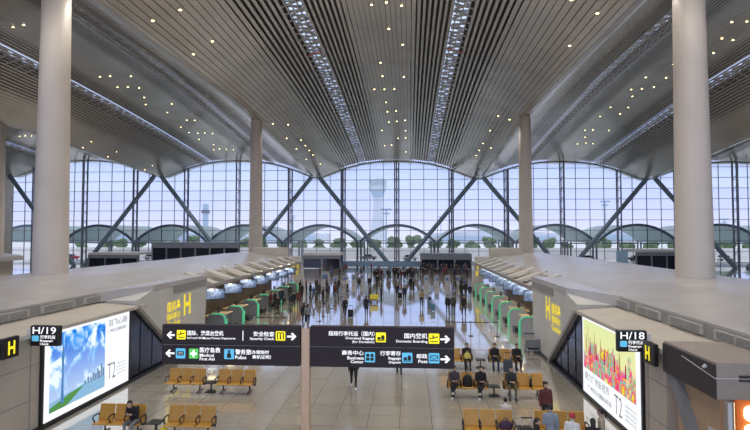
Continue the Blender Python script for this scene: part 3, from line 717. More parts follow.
BEN = [(-7.41, 18.05, 'tan bench of the near row by the blue sky billboard, with a seated person'), (-4.87, 18.05, 'empty tan bench of the near row, standing out in the hall'),
       (-7.2, 23.0, 'empty tan bench of the farther row beside the dark glass, under the Medical sign'), (-4.93, 23.0, 'empty tan bench of the farther row below the Police sign, by the table'),
       (5.28, 23.2, 'tan bench with two people around a black bag'), (7.70, 23.2, 'tan bench with one person and two empty seats'),
       (5.45, 18.3, 'tan bench in the nearest row with a dark bag on its end seat'), (7.87, 18.3, 'tan bench behind the standing group by the rainbow billboard'),
       (5.2, 28.0, 'tan bench in the farthest row, half hidden by the direction sign'), (7.78, 28.0, 'tan bench in the farthest row with two people and a suitcase')]
for i, (x, y, lb) in enumerate(BEN):
    o = bench if i == 0 else dup(bench, None, tree)
    o.location = (x, y, 0); o['label'] = lb
def side_table(x, y, lb):
    t = thing('side_table', (x, y, 0), lb, 'table', 'small black tables between the benches')
    MB().box(x-.24, x+.24, y-.28, y+.2, .40, .44, .01).build('table_top', M_black, t)
    MB().box(x-.03, x+.03, y-.05, y+.03, .03, .40).build('leg', M_black, t)
    MB().box(x-.2, x+.2, y-.2, y+.15, 0, .04).build('base', M_black, t)
side_table(-6.14, 18.05, 'small black table between the two near benches by the billboard')
side_table(-6.07, 23.0, 'small black table between the two benches under the direction sign')
side_table(6.43, 23.2, 'small black table between the occupied benches')
side_table(6.66, 18.3, 'small black table between the nearest benches')
side_table(6.5, 28.0, 'small black table between the farthest benches')

# ------------------------------------------------------------------ people
def seg_caps(b, p, r0, q, r1):
    p, q = Vector(p), Vector(q)
    b.ell(p, (r0,)*3, 10, 7); b.ell(q, (r1,)*3, 10, 7); b.tube([p, q], [r0, r1], 10)
def pose(kind):
    J = {}
    if kind in ('sit', 'sit_phone', 'sit_cross'):
        z0 = .52; lean = -.02 if kind != 'sit_phone' else -.16
        J.update(pel=(0, 0, z0), chest=(0, .02+lean, z0+.36), neck=(0, lean*1.4, z0+.56), head=(0, lean*1.8-.02 - (.06 if kind == 'sit_phone' else 0), z0+.69 - (.03 if kind == 'sit_phone' else 0)))
        for s in (-1, 1):
            J['hip', s] = (s*.10, -.02, z0-.02); J['kne', s] = (s*.13, -.44, z0+.0); J['ank', s] = (s*.12, -.46 - (.12 if kind == 'sit_cross' and s > 0 else 0), .09); J['toe', s] = (s*.14, -.62 - (.12 if kind == 'sit_cross' and s > 0 else 0), .05)
            J['sho', s] = (s*.168, .01+lean, z0+.47); J['elb', s] = (s*.205, -.04+lean, z0+.22); J['wri', s] = (s*.09, -.26+lean*.6, z0+.20 + (.08 if kind == 'sit_phone' else 0)); J['fin', s] = (s*.04, -.33+lean*.6, z0+.21 + (.12 if kind == 'sit_phone' else 0))
        if kind == 'sit_cross': J['kne', 1] = (.06, -.46, z0+.10); J['ank', 1] = (-.12, -.58, z0-.22); J['toe', 1] = (-.14, -.74, z0-.20)
    else:
        J.update(pel=(0, 0, .93), chest=(0, .0, 1.27), neck=(0, .01, 1.48), head=(0, -.02, 1.60))
        st_ = {'stand': (0, 0), 'phone': (0, 0), 'walk': (.30, -.24), 'back': (0, 0)}[kind]
        for s, dy in ((-1, st_[0]), (1, st_[1])):
            J['hip', s] = (s*.095, 0, .90); J['kne', s] = (s*.10, -.02 - max(0, -dy)*.1 + dy*.45 - (.05 if dy else 0), .50)
            J['ank', s] = (s*.10, .02+dy, .09 + (.06 if dy > 0 else 0)); J['toe', s] = (s*.12, -.14+dy, .045)
            J['sho', s] = (s*.170, .01, 1.39)
            if kind == 'phone' or (kind == 'back' and s > 0):
                J['elb', s] = (s*.21, .02, 1.13); J['wri', s] = (s*.12, -.22, 1.14); J['fin', s] = (s*.07, -.30, 1.18)
            else:
                a = -dy*.7; J['elb', s] = (s*.215, .03+a*.4, 1.12); J['wri', s] = (s*.215, -.04+a, .87); J['fin', s] = (s*.205, -.06+a*1.1, .78)
    return J
def body_mesh(kind, coat=False):
    J = pose(kind); b = MB(); segs = []
    def S(p, r0, q, r1, tg): seg_caps(b, p, r0, q, r1); segs.append((Vector(p), Vector(q), (r0+r1)/2, tg))
    V = lambda k: Vector(J[k])
    pel, ch, ne, hd = V('pel'), V('chest'), V('neck'), V('head')
    up = (ch-pel).normalized()
    def ring(c, rx, ry): return [(c.x+rx*math.cos(t), c.y+ry*math.sin(t), c.z) for t in [2*PI*i/14 for i in range(14)]]
    b.loft([ring(pel-up*.09, .15, .11), ring(pel, .165, .12), ring(pel+up*.14, .145, .105), ring(ch-up*.05, .165, .115), ring(ch+up*.10, .17, .11), ring(ch+up*.17, .12, .08), ring(ch+up*.20, .06, .06)])
    segs.append((pel-up*.02, pel+up*.02, .14, 2)); segs.append((pel+up*.06, ch+up*.12, .15, 1))
    if coat and kind not in ('sit', 'sit_phone', 'sit_cross'):
        b.loft([ring(pel-Vector((0, 0, .30)), .20, .16), ring(pel+up*.05, .18, .135), ring(pel+up*.16, .155, .115)]); segs.append((pel-Vector((0, 0, .26)), pel, .19, 1))
    S(ch+up*.16, .062, hd-Vector((0, 0, .07)), .055, 0)
    b.ell(hd, (.078, .096, .118), 14, 10); segs.append((hd, hd+Vector((0, 0, .03)), .09, 0))
    b.ell(hd+Vector((0, -.03, -.075)), (.052, .055, .05), 10, 8)
    S(hd+Vector((0, -.092, .01)), .012, hd+Vector((0, -.108, -.025)), .018, 0)
    for s in (-1, 1):
        S(V(('hip', s)), .098, V(('kne', s)), .062, 2); S(V(('kne', s)), .062, V(('ank', s)), .045, 2)
        S(V(('ank', s))-Vector((0, 0, .03)), .05, V(('toe', s)), .042, 3)
        S(V(('sho', s)), .066, V(('elb', s)), .050, 1); S(V(('elb', s)), .050, V(('wri', s)), .036, 1)
        wr, fi = V(('wri', s)), V(('fin', s)); S(wr, .030, wr+(fi-wr)*.75, .036, 0)
        b.ell(hd+Vector((s*.078, .005, -.005)), (.014, .022, .03), 8, 6)
    me = bpy.data.meshes.new('body'); b.bm.to_mesh(me); b.bm.free()
    o = bpy.data.objects.new('body', me); C.collection.objects.link(o)
    r = o.modifiers.new('r', 'REMESH'); r.mode = 'VOXEL'; r.voxel_size = .017
    sm_ = o.modifiers.new('s', 'SMOOTH'); sm_.iterations = 3; sm_.factor = .5
    dg = bpy.context.evaluated_depsgraph_get(); me2 = bpy.data.meshes.new_from_object(o.evaluated_get(dg))
    bpy.data.objects.remove(o)
    # fingers: short bent chains rooted in the palm, part of the same mesh
    fb = bmesh.new(); fb.from_mesh(me2); q = MB(); q.bm.free(); q.bm = fb
    for s in (-1, 1):
        wr, fi = V(('wri', s)), V(('fin', s)); d = (fi-wr).normalized(); side = Vector((0, 1, 0)) if abs(d.z) > .7 else Vector((1, 0, 0))
        side = (side - d*side.dot(d)).normalized(); nrm = d.cross(side)*( -s)
        palm = wr + (fi-wr)*.7
        for k, L in enumerate((.070, .082, .077, .060)):
            rt = palm + side*(k-1.5)*.019; q.tube([rt, rt+d*L*.55+nrm*.008, rt+d*L*.9+nrm*.03], [.0095, .0085, .006], 6)
        rt = wr + d*.035 - side*.03; q.tube([rt, rt+d*.03-side*.022, rt+d*.06-side*.026+nrm*.012], [.012, .011, .008], 6)
    fb.to_mesh(me2); fb.free()
    me2.materials.clear()
    for m in (M_skin, M_black, M_black, M_black): me2.materials.append(m)
    for p in me2.polygons:
        c = p.center; best = (9, 0)
        for a, e2, rr, tg in segs:
            ab = e2-a; L = ab.length_squared; t = 0 if L == 0 else max(0, min(1, (c-a).dot(ab)/L))
            dist = (c-(a+ab*t)).length - rr
            if dist < best[0]: best = (dist, tg)
        p.material_index = best[1]; p.use_smooth = True
    return me2, J
M_skin = mat('skin', (.55, .36, .26), .6, noise=.04)
M_hair = mat('hair_black', (.018, .014, .012), .5)
M_eye = mat('eye_dark', (.02, .015, .015), .3)
BODY = {}
for kd in ('stand', 'phone', 'walk', 'back', 'sit', 'sit_phone', 'sit_cross'):
    BODY[kd] = body_mesh(kd)
BODY['coat'] = body_mesh('stand', True); BODY['coatwalk'] = body_mesh('walk', True)
def hair_mesh(long):
    b = MB(); b.ell((0, .008, .028), (.089, .104, .108), 16, 12)
    for v in list(b.bm.verts):
        if v.co.z < -.045 or (v.co.y < -.055 and v.co.z < .055): b.bm.verts.remove(v)
    if long: b.loft([[(.07*k*math.cos(t), .075+.035*math.sin(t), z) for t in [2*PI*i/10 for i in range(10)]] for z, k in ((.06, 1), (-.06, 1.1), (-.17, .9), (-.24, .5))])
    me = bpy.data.meshes.new('hair')
    b.bm.to_mesh(me); b.bm.free(); me.materials.append(M_hair)
    for p in me.polygons: p.use_smooth = True
    return me
HAIR = (hair_mesh(False), hair_mesh(True))
def pony_mesh():
    b = MB(); b.tube([(0, .09, .05), (0, .14, .03), (0, .16, -.06), (0, .14, -.16)], [.022, .035, .034, .012], 8)
    me = bpy.data.meshes.new('ponytail'); b.bm.to_mesh(me); b.bm.free(); me.materials.append(M_hair); return me
PONY = pony_mesh()
b = MB(); b.ell((0, 0, 0), (.011, .006, .007), 8, 6); EYE = bpy.data.meshes.new('eye'); b.bm.to_mesh(EYE); b.bm.free(); EYE.materials.append(M_eye)
b = MB(); b.ell((0, .005, .045), (.095, .11, .095), 14, 10); HAT = bpy.data.meshes.new('knitted_hat'); b.bm.to_mesh(HAT); b.bm.free()
CL = {}
def cloth(c):
    key = 'cloth_%02d_%02d_%02d' % tuple(int(v*99) for v in c)
    return mat(key, c, .8, noise=.12, nscale=9)
BLK = (.015, .015, .018); NAVY = (.02, .028, .055); CHAR = (.045, .045, .05); BRN = (.10, .055, .04); GRY = (.20, .20, .21); WHT = (.72, .70, .66); RED = (.45, .04, .06); BEI = (.48, .40, .30); DKR = (.13, .035, .035); OLV = (.11, .11, .06); BLU = (.05, .09, .22); TAN = (.30, .22, .13)
SHW = (.8, .8, .8)
def person(kind, x, y, rz, label, top=BLK, leg=CHAR, shoe=BLK, group=None, s=1.0, hair=0, near=False, z=0, pony=False, hat=None):
    me, J = BODY[kind]
    o = bpy.data.objects.new('person', me); C.collection.objects.link(o); o.location = (x, y, z); o.rotation_euler = (0, 0, rz); o.scale = (s, s, s)
    for i, c in ((1, top), (2, leg), (3, shoe)):
        o.material_slots[i].link = 'OBJECT'; o.material_slots[i].material = cloth(c)
    tag(o, label, 'person', group)
    def child(nm, m, loc):
        c = bpy.data.objects.new(nm, m); C.collection.objects.link(c); c.parent = o; c.location = loc; return c
    hd = Vector(J['head'])
    if hat is None: child('hair', HAIR[hair], hd)
    else:
        h = child('knitted_hat', HAT, hd)
        if not h.data.materials: h.data.materials.append(cloth(hat))
    if pony: child('ponytail', PONY, hd)
    if near:
        for sx in (-1, 1): child('eye', EYE, hd+Vector((sx*.032, -.088, .015)))
    return o

# seated and standing people close by
def seat_xy(b, i): return BEN[b][0] - .57 + i*.57, BEN[b][1]-.16
def sit(kind, b, i, label, **k):
    x, y = seat_xy(b, i); k.setdefault('near', True)
    return person(kind, x, y, k.pop('rz', 0), label, **k)
sit('sit_phone', 0, 2, 'seated person in black with head bent down on tan bench by blue billboard', top=BLK, leg=GRY, shoe=BLK)
sit('sit_cross', 4, 0, 'seated person in dark purple-grey coat with white shoes beside the black bag', top=(.07, .05, .07), leg=BLK, shoe=SHW)
sit('sit_cross', 4, 2, 'seated person in black jacket with crossed legs and white shoes', top=BLK, leg=BLK, shoe=SHW)
sit('sit', 5, 0, 'seated person in dark jacket and olive trousers next to two empty seats', top=(.03, .035, .04), leg=OLV, shoe=BLK)
sit('sit', 8, 2, 'seated person in black holding a yellow bag in the farthest bench row', top=BLK, leg=BLK)
sit('sit', 9, 0, 'seated person in black leaning beside the farthest suitcase', top=BLK, leg=NAVY, hair=1)
sit('sit', 9, 2, 'seated person in black jacket with red scarf in the farthest row', top=BLK, leg=BLK)
person('stand', 7.66, 19.3, .1, 'standing person in dark red jacket behind the nearest bench', top=DKR, leg=BLK, near=True)
person('back', 7.15, 16.75, PI-.1, 'standing person in grey-blue patterned top seen from behind', top=(.26, .30, .36), leg=NAVY, hair=0, near=True)
person('coat', 7.65, 16.2, 2.6, 'standing person in white coat and red knitted hat', top=WHT, leg=GRY, hat=RED, near=True, s=.95)
person('phone', 8.15, 15.9, 2.9, 'standing person in dark top with long dark hair among the near group', top=BLK, leg=CHAR, hair=1, near=True, s=.93)
person('coat', 8.62, 16.55, -1.9, 'standing person in beige patterned coat with a ponytail', top=BEI, leg=TAN, near=True, pony=True, s=.98)
person('phone', 6.55, 16.0, 1.2, 'person in black looking at a phone in front of the nearest suitcase', top=BLK, leg=BLK, near=True, s=.9)
person('sit', 6.2, 19.1, PI, 'person in white top sitting with back turned behind the nearest bench', top=WHT, leg=CHAR, s=.88, near=True)
person('walk', .22, 23.9, .1, 'person in dark clothes walking behind the direction sign with white shoes', top=BLK, leg=BLK, shoe=SHW, near=True)
person('walk', 2.25, 26.4, PI, 'person in black walking away mostly hidden behind the direction sign', top=BLK, leg=BLK, near=True)

# luggage and bags
def suitcase(x, y, col, label, rz=0, h=.68):
    t = thing('suitcase', (x, y, 0), label, 'suitcase'); m = cloth(col)
    MB().box(x-.22, x+.22, y-.13, y+.13, .06, h, .04).build('shell', m, t)
    for sx in (-.16, .16): MB().box(x+sx-.02, x+sx+.02, y+.09, y+.11, h-.02, h+.32).build('handle_rod', M_steel, t)
    MB().box(x-.18, x+.18, y+.085, y+.115, h+.30, h+.34).build('handle', M_black, t)
    for sx in (-.17, .17):
        for sy in (-.09, .09): MB().tube([(x+sx-.015, y+sy, .035), (x+sx+.015, y+sy, .035)], .035, 10).build('wheel', M_black, t)
def bag(x, y, z, col, label, wd=.36, h=.38, name='backpack', d=.24):
    t = thing(name, (x, y, z), label, 'bag'); m = cloth(col)
    b = MB(); b.loft([[(x+wd/2*k*math.cos(a)*(1.0), y+d/2*k*math.sin(a), z+zz) for a in [2*PI*i/14 for i in range(14)]] for zz, k in ((0, .9), (.06, 1.02), (h*.6, .98), (h*.88, .75), (h, .35))])
    b.build('pouch', m, t, smooth=True)
    MB().tube([(x-.07, y, z+h-.02), (x-.05, y, z+h+.08), (x+.05, y, z+h+.08), (x+.07, y, z+h-.02)], .014, 8).build('handle', m, t)
    return t
bx, by = seat_xy(4, 1); bag(bx, by, .43, BLK, 'black backpack on the seat between two people', .42, .5)
bx, by = seat_xy(6, 2); bag(bx, by-.02, .43, (.06, .03, .07), 'dark purple bag on the end seat of the nearest bench', .45, .28)
bx, by = seat_xy(8, 2); bag(bx, by-.32, .58, (.6, .5, .12), 'yellow bag on the lap of a person in the farthest row', .34, .3, 'handbag')
bx, by = seat_xy(5, 1); bag(bx+.29, by+.08, .44, BLK, 'thin black bag between the two empty seats', .12, .38, 'umbrella_bag', .12)
suitcase(7.75, 27.0, (.06, .08, .10), 'dark suitcase standing before the farthest bench')
suitcase(6.6, 17.5, BLK, 'black suitcase with raised handle beside the nearest bench')
bag(7.75, 15.75, 0, WHT, 'white tote bag at the feet of the near group', .42, .5, 'tote_bag')
bag(8.5, 15.7, 0, (.66, .64, .6), 'pale shopping bag next to the ponytailed person', .36, .5, 'tote_bag')
bag(-5.75, 17.8, 0, (.75, .62, .03), 'yellow bag on the floor under the near bench', .36, .3, 'shopping_bag')
bag(-7.9, 22.5+1.15, .98, BLK, 'x', .2, .16, 'cap') if False else None
def luggage_cart(x, y, lb, yel=True, rz=0):
    t = thing('luggage_cart', (x, y, 0), lb, 'cart')
    MB().box(x-.35, x+.35, y-.5, y+.5, .18, .24).build('deck', M_steel, t)
    for sx in (-.3, .3):
        MB().tube([(x+sx, y+.5, .2), (x+sx, y+.58, 1.0)], .025, 8).build('upright', M_steel, t)
        for sy in (-.4, .4): MB().tube([(x+sx-.03, y+sy, .09), (x+sx+.03, y+sy, .09)], .09, 12).build('wheel', M_black, t)
    MB().tube([(x-.34, y+.58, 1.0), (x+.34, y+.58, 1.0)], .03, 8).build('push_bar', M_black, t)
    MB().box(x-.45, x+.45, y-.52, y-.46, .35, .85, .03).build('front_board', M_yellow if yel else M_grey, t)
    MB().box(x-.3, x+.3, y-.42, y+.3, .24, .70, .04).build('load', cloth(CHAR), t)
luggage_cart(-.85, 54.2, 'yellow-fronted cart in the middle of the shiny floor')
luggage_cart(10.05, 31.9, 'empty dark luggage cart parked at the end of the white bulkhead', False)

# ------------------------------------------------------------------ people out in the hall
TAKEN = []
FAR = [  # x, y, kind, heading, top, legs, label
 (-2.71, 44.3, 'walk', 0, BLK, BLK, 'person in black walking with a bag in front of the yellow-fronted cart'),
 (-.95, 45.0, 'coatwalk', PI, BLK, BLK, 'person in long black coat walking behind the yellow-fronted cart'),
 (-1.35, 55.0, 'stand', 2.0, BRN, BLK, 'person in brown standing beside the yellow-fronted cart'),
 (-.2, 55.2, 'stand', -2.0, CHAR, BLK, 'person in charcoal standing past the yellow-fronted cart'),
 (1.45, 57.5, 'walk', 0, BLK, BLK, 'lone person in black walking mid-hall with a dark bag'),
 (2.25, 55.0, 'stand', 0, NAVY, BLK, 'lone person in navy standing mid-hall on the bright floor'),
 (3.95, 51.0, 'walk', PI, TAN, NAVY, 'person in tan top and blue trousers walking mid-hall'),
 (6.15, 46.6, 'stand', 0, BLK, BLK, 'person in black, one of a pair standing close together mid-hall'),
 (6.62, 46.4, 'walk', 0, CHAR, BLK, 'person in charcoal, one of a pair standing close together mid-hall'),
 (7.5, 46.0, 'walk', 0, BLK, BLK, 'lone person in black near the green counters'),
 (-5.35, 40.0, 'stand', PI, BLK, BLK, 'person in black standing by the belt barrier above the Security Check sign'),
 (-4.95, 39.4, 'walk', PI, GRY, BLK, 'person in grey with a light bag at the head of the belt barrier'),
 (-2.35, 67.0, 'stand', 0, BLK, BLK, 'person in black far down the hall'),
 (-3.6, 66.0, 'stand', 0, CHAR, BLK, 'person in charcoal by the white kiosks'),
 (-4.9, 64.5, 'stand', 1, WHT, BLK, 'person in white top by the white kiosks'),
 (-5.9, 61.0, 'walk', 1, BLK, BLK, 'person in black walking past the white kiosks'),
 (-1.5, 69.0, 'walk', 0, BLK, BLK, 'person in black walking far down the hall'),
 (2.9, 66.5, 'stand', 0, BLK, BLK, 'person in black of a far pair mid-hall'),
 (3.3, 67.0, 'stand', 2, GRY, BLK, 'person in grey of a far pair mid-hall'),
]
for x, y, kd, h, tp, lg, lb in FAR: TAKEN.append((x, y)); person(kd, x, y, h, lb, top=tp, leg=lg, s=R.uniform(.95, 1.03), hair=R.random() < .35)
cols = [BLK, BLK, NAVY, CHAR, BLK, BLK, NAVY, DKR, BLK, BLU]
def crowd(n, x0, x1, y0, y1, label, group, kinds=('stand', 'walk', 'coat', 'stand')):
    pts = []
    tries = 0
    while len(pts) < n and tries < 4000:
        tries += 1; p = (R.uniform(x0, x1), R.uniform(y0, y1))
        if all((p[0]-q[0])**2+(p[1]-q[1])**2 > .8 for q in pts+TAKEN): pts.append(p)
    TAKEN.extend(pts)
    for p in pts:
        person(R.choice(kinds), p[0], p[1], R.uniform(0, 6.28), label, top=R.choice(cols), leg=R.choice([BLK, BLK, NAVY, CHAR]), group=group, s=R.uniform(.92, 1.05), hair=int(R.random() < .4))
TAKEN += [(-4.5-.05*i, 42+i*2.4) for i in range(13)] + [(4.2, 55+i*2.2) for i in range(7)]
TAKEN += [(-8.0, 66.5), (-6.9, 68), (-5.8, 69.5), (-4.8, 71), (-3.8, 72.5), (5.0, 70), (6.4, 70), (7.8, 70), (9.2, 70)]
crowd(36, -2.6, 4.2, 78, 90, 'person in dark winter clothes in the crowd at the far end of the shiny floor', 'crowd at the far end')
crowd(34, 4.6, 13.4, 84, 100, 'person in dark clothes queueing before the blue glass barrier', 'queue before the blue glass barrier')
crowd(16, -10.0, -8.0, 45, 64, 'person in dark clothes queueing at the counters beyond the blue sky billboard', 'queue at the counters with green arches', ('stand', 'coat'))
crowd(8, -7.6, -4.6, 50, 66, 'person in dark clothes waiting between counters and belt barrier', 'people between counters and belt barrier')
crowd(9, 8.2, 10.0, 58, 68.5, 'person in dark clothes grouped at the far counters past the rainbow billboard', 'group at the far counters')
crowd(12, -14, -3, 80, 100, 'person in dark clothes near the far entrance vestibule', 'people near the far vestibule')
for x, y, lb, c in ((-2.2, 44.0, 'black suitcase beside the walker in front of the yellow cart', BLK), (4.7, 50.5, 'blue-grey suitcase in the middle of the hall', (.12, .2, .28)), (4.9, 48.2, 'teal suitcase nearest in the row of luggage mid-hall', (.10, .22, .28)), (4.8, 53.5, 'dark suitcase farthest in the row of luggage mid-hall', CHAR), (1.75, 57.2, 'dark suitcase of the lone mid-hall walker', BLK)):
    suitcase(x, y, c, lb)

# ------------------------------------------------------------------ belt barriers and kiosks
def stanchion_proto():
    t = thing('belt_post', (0, 0, 0), 'x', 'barrier post', 'belt posts')
    MB().tube([(0, 0, 0), (0, 0, .03)], .17, 16).build('base', M_black, t); MB().tube([(0, 0, .03), (0, 0, .98)], .035, 10).build('post', M_steel, t); MB().tube([(0, 0, .92), (0, 0, 1.02)], .045, 10).build('head', M_black, t)
    return t
stp = stanchion_proto(); tree = index(); first = [True]
def belt_line(pts, label, group, blab):
    for i, p in enumerate(pts):
        o = stp if first[0] else dup(stp, None, tree); first[0] = False
        o.location = (p[0], p[1], 0); o['label'] = label; o['group'] = group
    for i, (p, q) in enumerate(zip(pts, pts[1:])):
        o = MB().bar((p[0], p[1], .95), (q[0], q[1], .95), .012, .06).build('barrier_belt', M_black); tag(o, blab, 'belt', group+' belts')
belt_line([(-4.5-.05*i, 42+i*2.4) for i in range(12)], 'belt post in the long line beside the counters with the blue sky billboard', 'long line of belt posts', 'black belt in the long line of posts beside the counters')
belt_line([(-8.4, 37.6), (-6.3, 37.6)], 'belt post in the short barrier above the Police sign', 'short belt barrier', 'black belt of the short barrier above the Police sign')
belt_line([(5.3, 36.6), (7.0, 36.6), (8.8, 36.6)], 'belt post in the short barrier behind the farthest benches', 'barrier behind the benches', 'black belt of the barrier behind the farthest benches')
belt_line([(4.2+.0*i, 55+i*2.2) for i in range(7)], 'belt post in the line down the middle of the hall', 'mid-hall belt posts', 'black belt in the line down the middle of the hall')
def kiosk(x, y, lb, tall=1.5, wd=.6):
    t = thing('check_in_kiosk', (x, y, 0), lb, 'kiosk', 'white self-service kiosks')
    MB().box(x-wd/2, x+wd/2, y-.3, y+.3, 0, tall, .04).build('cabinet', M_lgrey, t)
    MB().box(x-wd*.36, x+wd*.36, y-.33, y-.29, tall*.6, tall*.9).build('screen', M_mon, t)
    MB().box(x-wd/2-.02, x+wd/2+.02, y-.32, y+.32, tall, tall+.10).build('top_sign', M_grey, t)
for i, (x, y) in enumerate(((-8.0, 66.5), (-6.9, 68), (-5.8, 69.5), (-4.8, 71), (-3.8, 72.5))): kiosk(x, y, 'white self-service kiosk, %s of the row by the island with the blue sky billboard' % words_n[i], 2.2 if i == 0 else 1.5, 1.0 if i == 0 else .6)
for i, (x, y) in enumerate(((5.0, 70), (6.4, 70), (7.8, 70), (9.2, 70))): kiosk(x, y, 'white self-service kiosk, %s of the row by the far counters past the rainbow billboard' % words_n[i])

# ------------------------------------------------------------------ entrance vestibules at the window wall
def vestibule(x0, x1, zt, lb, white=True):
    t = thing('entrance_vestibule', ((x0+x1)/2, 110, 0), lb, 'vestibule')
    MB().box(x0, x1, 107.5, 114.5, zt-.5, zt).build('roof', M_lgrey if white else M_mull, t)
    n = max(2, int((x1-x0)/3))
    for i in range(n+1):
        x = x0+.1+(x1-x0-.2)*i/n
        MB().box(x-.12, x+.12, 107.5, 107.8, 0, zt-.5).build('post', M_mull, t)
    for i in range(n):
        a = x0+.2+(x1-x0-.2)*i/n; MB().box(a+.1, a+(x1-x0)/n-.3, 107.6, 107.66, .1, zt-.9).build('pane', M_dglass, t)
    MB().box(x0, x1, 107.4, 107.5, zt-1.2, zt-.5).build('header', M_mull, t)
vestibule(-19.5, -11.5, 3.2, 'dark glazed entrance vestibule with white roof left of the blue barrier')
vestibule(5.0, 15.5, 3.1, 'dark glazed entrance vestibule behind the queue at the blue barrier', False)
vestibule(-52, -33, 5.4, 'dark framed structure by the window beyond the blue sky billboard island', False)
vestibule(48, 60, 4.0, 'dark framed structure with white roof by the window beyond the rainbow billboard island')
bk = thing('blue_advert_stand', (45.5, 108, 0), 'pale blue advert stand by the window beside the white-roofed structure', 'advert stand')
MB().box(44.4, 46.6, 107.8, 108.2, .3, 3.8, .05).build('panel', mat('advert_blue', (.30, .50, .70), .5), bk)
for sx in (44.6, 46.3): MB().box(sx, sx+.1, 107.9, 108.1, 0, .3).build('foot', M_black, bk)
vestibule(-66, -55, 3.2, 'low dark vestibule by the window near the left column')

# ------------------------------------------------------------------ outside
def canopy(X, lb):
    t = thing('arched_canopy', (X, 128, 0), lb, 'canopy', 'arched canopies outside')
    mb = MB(); rim = MB(); n = 18
    def pt(i, y, dz): a = -1 + 2*i/n; return (X + a*8.7, y, 5.2 + 3.9*(1-a*a)**.9*(1.0) + dz)
    for (ya, yb) in ((121, 142),):
        mb.loft([[pt(i, y, 0) for i in range(n+1)] + [pt(i, y, .3) for i in range(n, -1, -1)] for y in (ya, yb)])
    for i in range(n): rim.bar(pt(i, 120.9, .15), pt(i+1, 120.9, .15), .5, .55)
    mb.build('shell', M_canopy, t); rim.build('rim', M_rim, t)
    for sx in (-8.6, 8.6):
        for y in (122, 141): MB().tube([(X+sx, y, -.15), (X+sx, y, 5.3)], .22, 8).build('post', M_mull, t)
    MB().box(X-8.6, X+8.6, 141.6, 141.9, 4.6, 4.9).build('tie_beam', M_rim, t)
names = ['at the far left, cut by the column', 'first past the thick left column', 'below the thin tower', 'just left of the slim column', 'between slim column and control tower', 'below the control tower', 'right of the control tower', 'behind the slim right column', 'first right of the slim right column', 'left of the thick right column', 'right of the thick right column', 'at the far right edge']
for i in range(-5, 6):
    canopy(i*18, 'arched grey canopy outside the window, ' + names[i+5])
tag(MB().box(-160, 160, 152, 152.5, -.15, 3.2).build('parapet_wall', mat('parapet_white', (.84, .80, .79), .8), None), 'long pale road parapet outside behind the canopies', 'wall', kind='structure')
# control tower
ct = thing('control_tower', (-33.5, 600, 0), 'haze-pale blue airport control tower with flared cab outside the window', 'tower')
def latheat(x, y, prof_, seg=20):
    b = MB(); b.loft([[(x+r*math.cos(2*PI*j/seg), y+r*math.sin(2*PI*j/seg), z) for j in range(seg)] for z, r in prof_]); return b
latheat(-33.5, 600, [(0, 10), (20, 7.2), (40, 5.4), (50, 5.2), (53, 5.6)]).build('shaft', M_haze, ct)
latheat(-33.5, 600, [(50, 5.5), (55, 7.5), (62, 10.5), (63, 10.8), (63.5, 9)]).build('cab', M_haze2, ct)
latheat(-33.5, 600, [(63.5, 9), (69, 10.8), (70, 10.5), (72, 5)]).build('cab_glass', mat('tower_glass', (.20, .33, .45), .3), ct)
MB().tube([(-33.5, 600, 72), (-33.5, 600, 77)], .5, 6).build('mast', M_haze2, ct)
tt = thing('radio_tower', (-130, 330, 0), 'thin grey tower outside left of the slim column', 'tower')
MB().box(-131, -128.2, 329, 331.8, 0, 27).build('shaft', M_haze2, tt); MB().box(-131.6, -127.6, 328.4, 332.4, 21, 23).build('platform', M_mull, tt)
def light_mast(x, y, h, lb):
    t = thing('light_mast', (x, y, 0), lb, 'light mast', 'light masts outside')
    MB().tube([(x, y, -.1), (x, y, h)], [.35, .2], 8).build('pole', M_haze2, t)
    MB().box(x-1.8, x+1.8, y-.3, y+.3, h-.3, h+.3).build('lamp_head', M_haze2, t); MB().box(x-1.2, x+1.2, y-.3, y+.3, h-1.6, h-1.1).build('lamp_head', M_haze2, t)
light_mast(76, 200, 19.5, 'light mast outside between the two right columns'); light_mast(142, 240, 14, 'light mast outside just left of the thick right column'); light_mast(190, 240, 14, 'light mast outside right of the thick right column')
light_mast(-5, 175, 15.5, 'light mast outside just left of the central mullion'); light_mast(22, 320, 18, 'light mast outside right of the control tower'); light_mast(-65, 300, 18, 'light mast outside left of the control tower')
# terminal halls, hangars far away
for i, (x0, x1, y, h, lb) in enumerate(((-420, -180, 480, 14, 'long haze-pale building far outside, leftmost'), (-150, -70, 420, 11, 'haze-pale building far outside left of the control tower'), (20, 130, 450, 11, 'haze-pale building far outside right of the control tower'), (170, 420, 470, 13, 'long haze-pale building far outside, rightmost'))):
    t = thing('distant_building', ((x0+x1)/2, y, 0), lb, 'building')
    b = MB(); n = 12
    poly = [(x0, 0), (x1, 0)] + [(x1+(x0-x1)*k/n, h*(.72+.28*math.sin(PI*k/n))) for k in range(n+1)]
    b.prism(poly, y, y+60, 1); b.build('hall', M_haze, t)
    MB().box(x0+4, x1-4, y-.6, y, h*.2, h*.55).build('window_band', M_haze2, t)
def tree_(x, y, h, lb):
    t = thing('tree', (x, y, -.15), lb, 'tree', 'trees along the road outside')
    MB().tube([(x, y, -.15), (x, y, h*.55)], .18, 6).build('trunk', cloth(BRN), t)
    b = MB()
    for k in range(9):
        a = R.uniform(0, 6.28); r = R.uniform(0, 1.6); b.ell((x+r*math.cos(a), y+r*math.sin(a), h*R.uniform(.5, .92)), (R.uniform(1, 1.7),)*2+(R.uniform(.8, 1.2),), 8, 6)
    for v in b.bm.verts: v.co += Vector((R.uniform(-.18, .18), R.uniform(-.18, .18), R.uniform(-.18, .18)))
    b.build('crown', M_leaf, t)
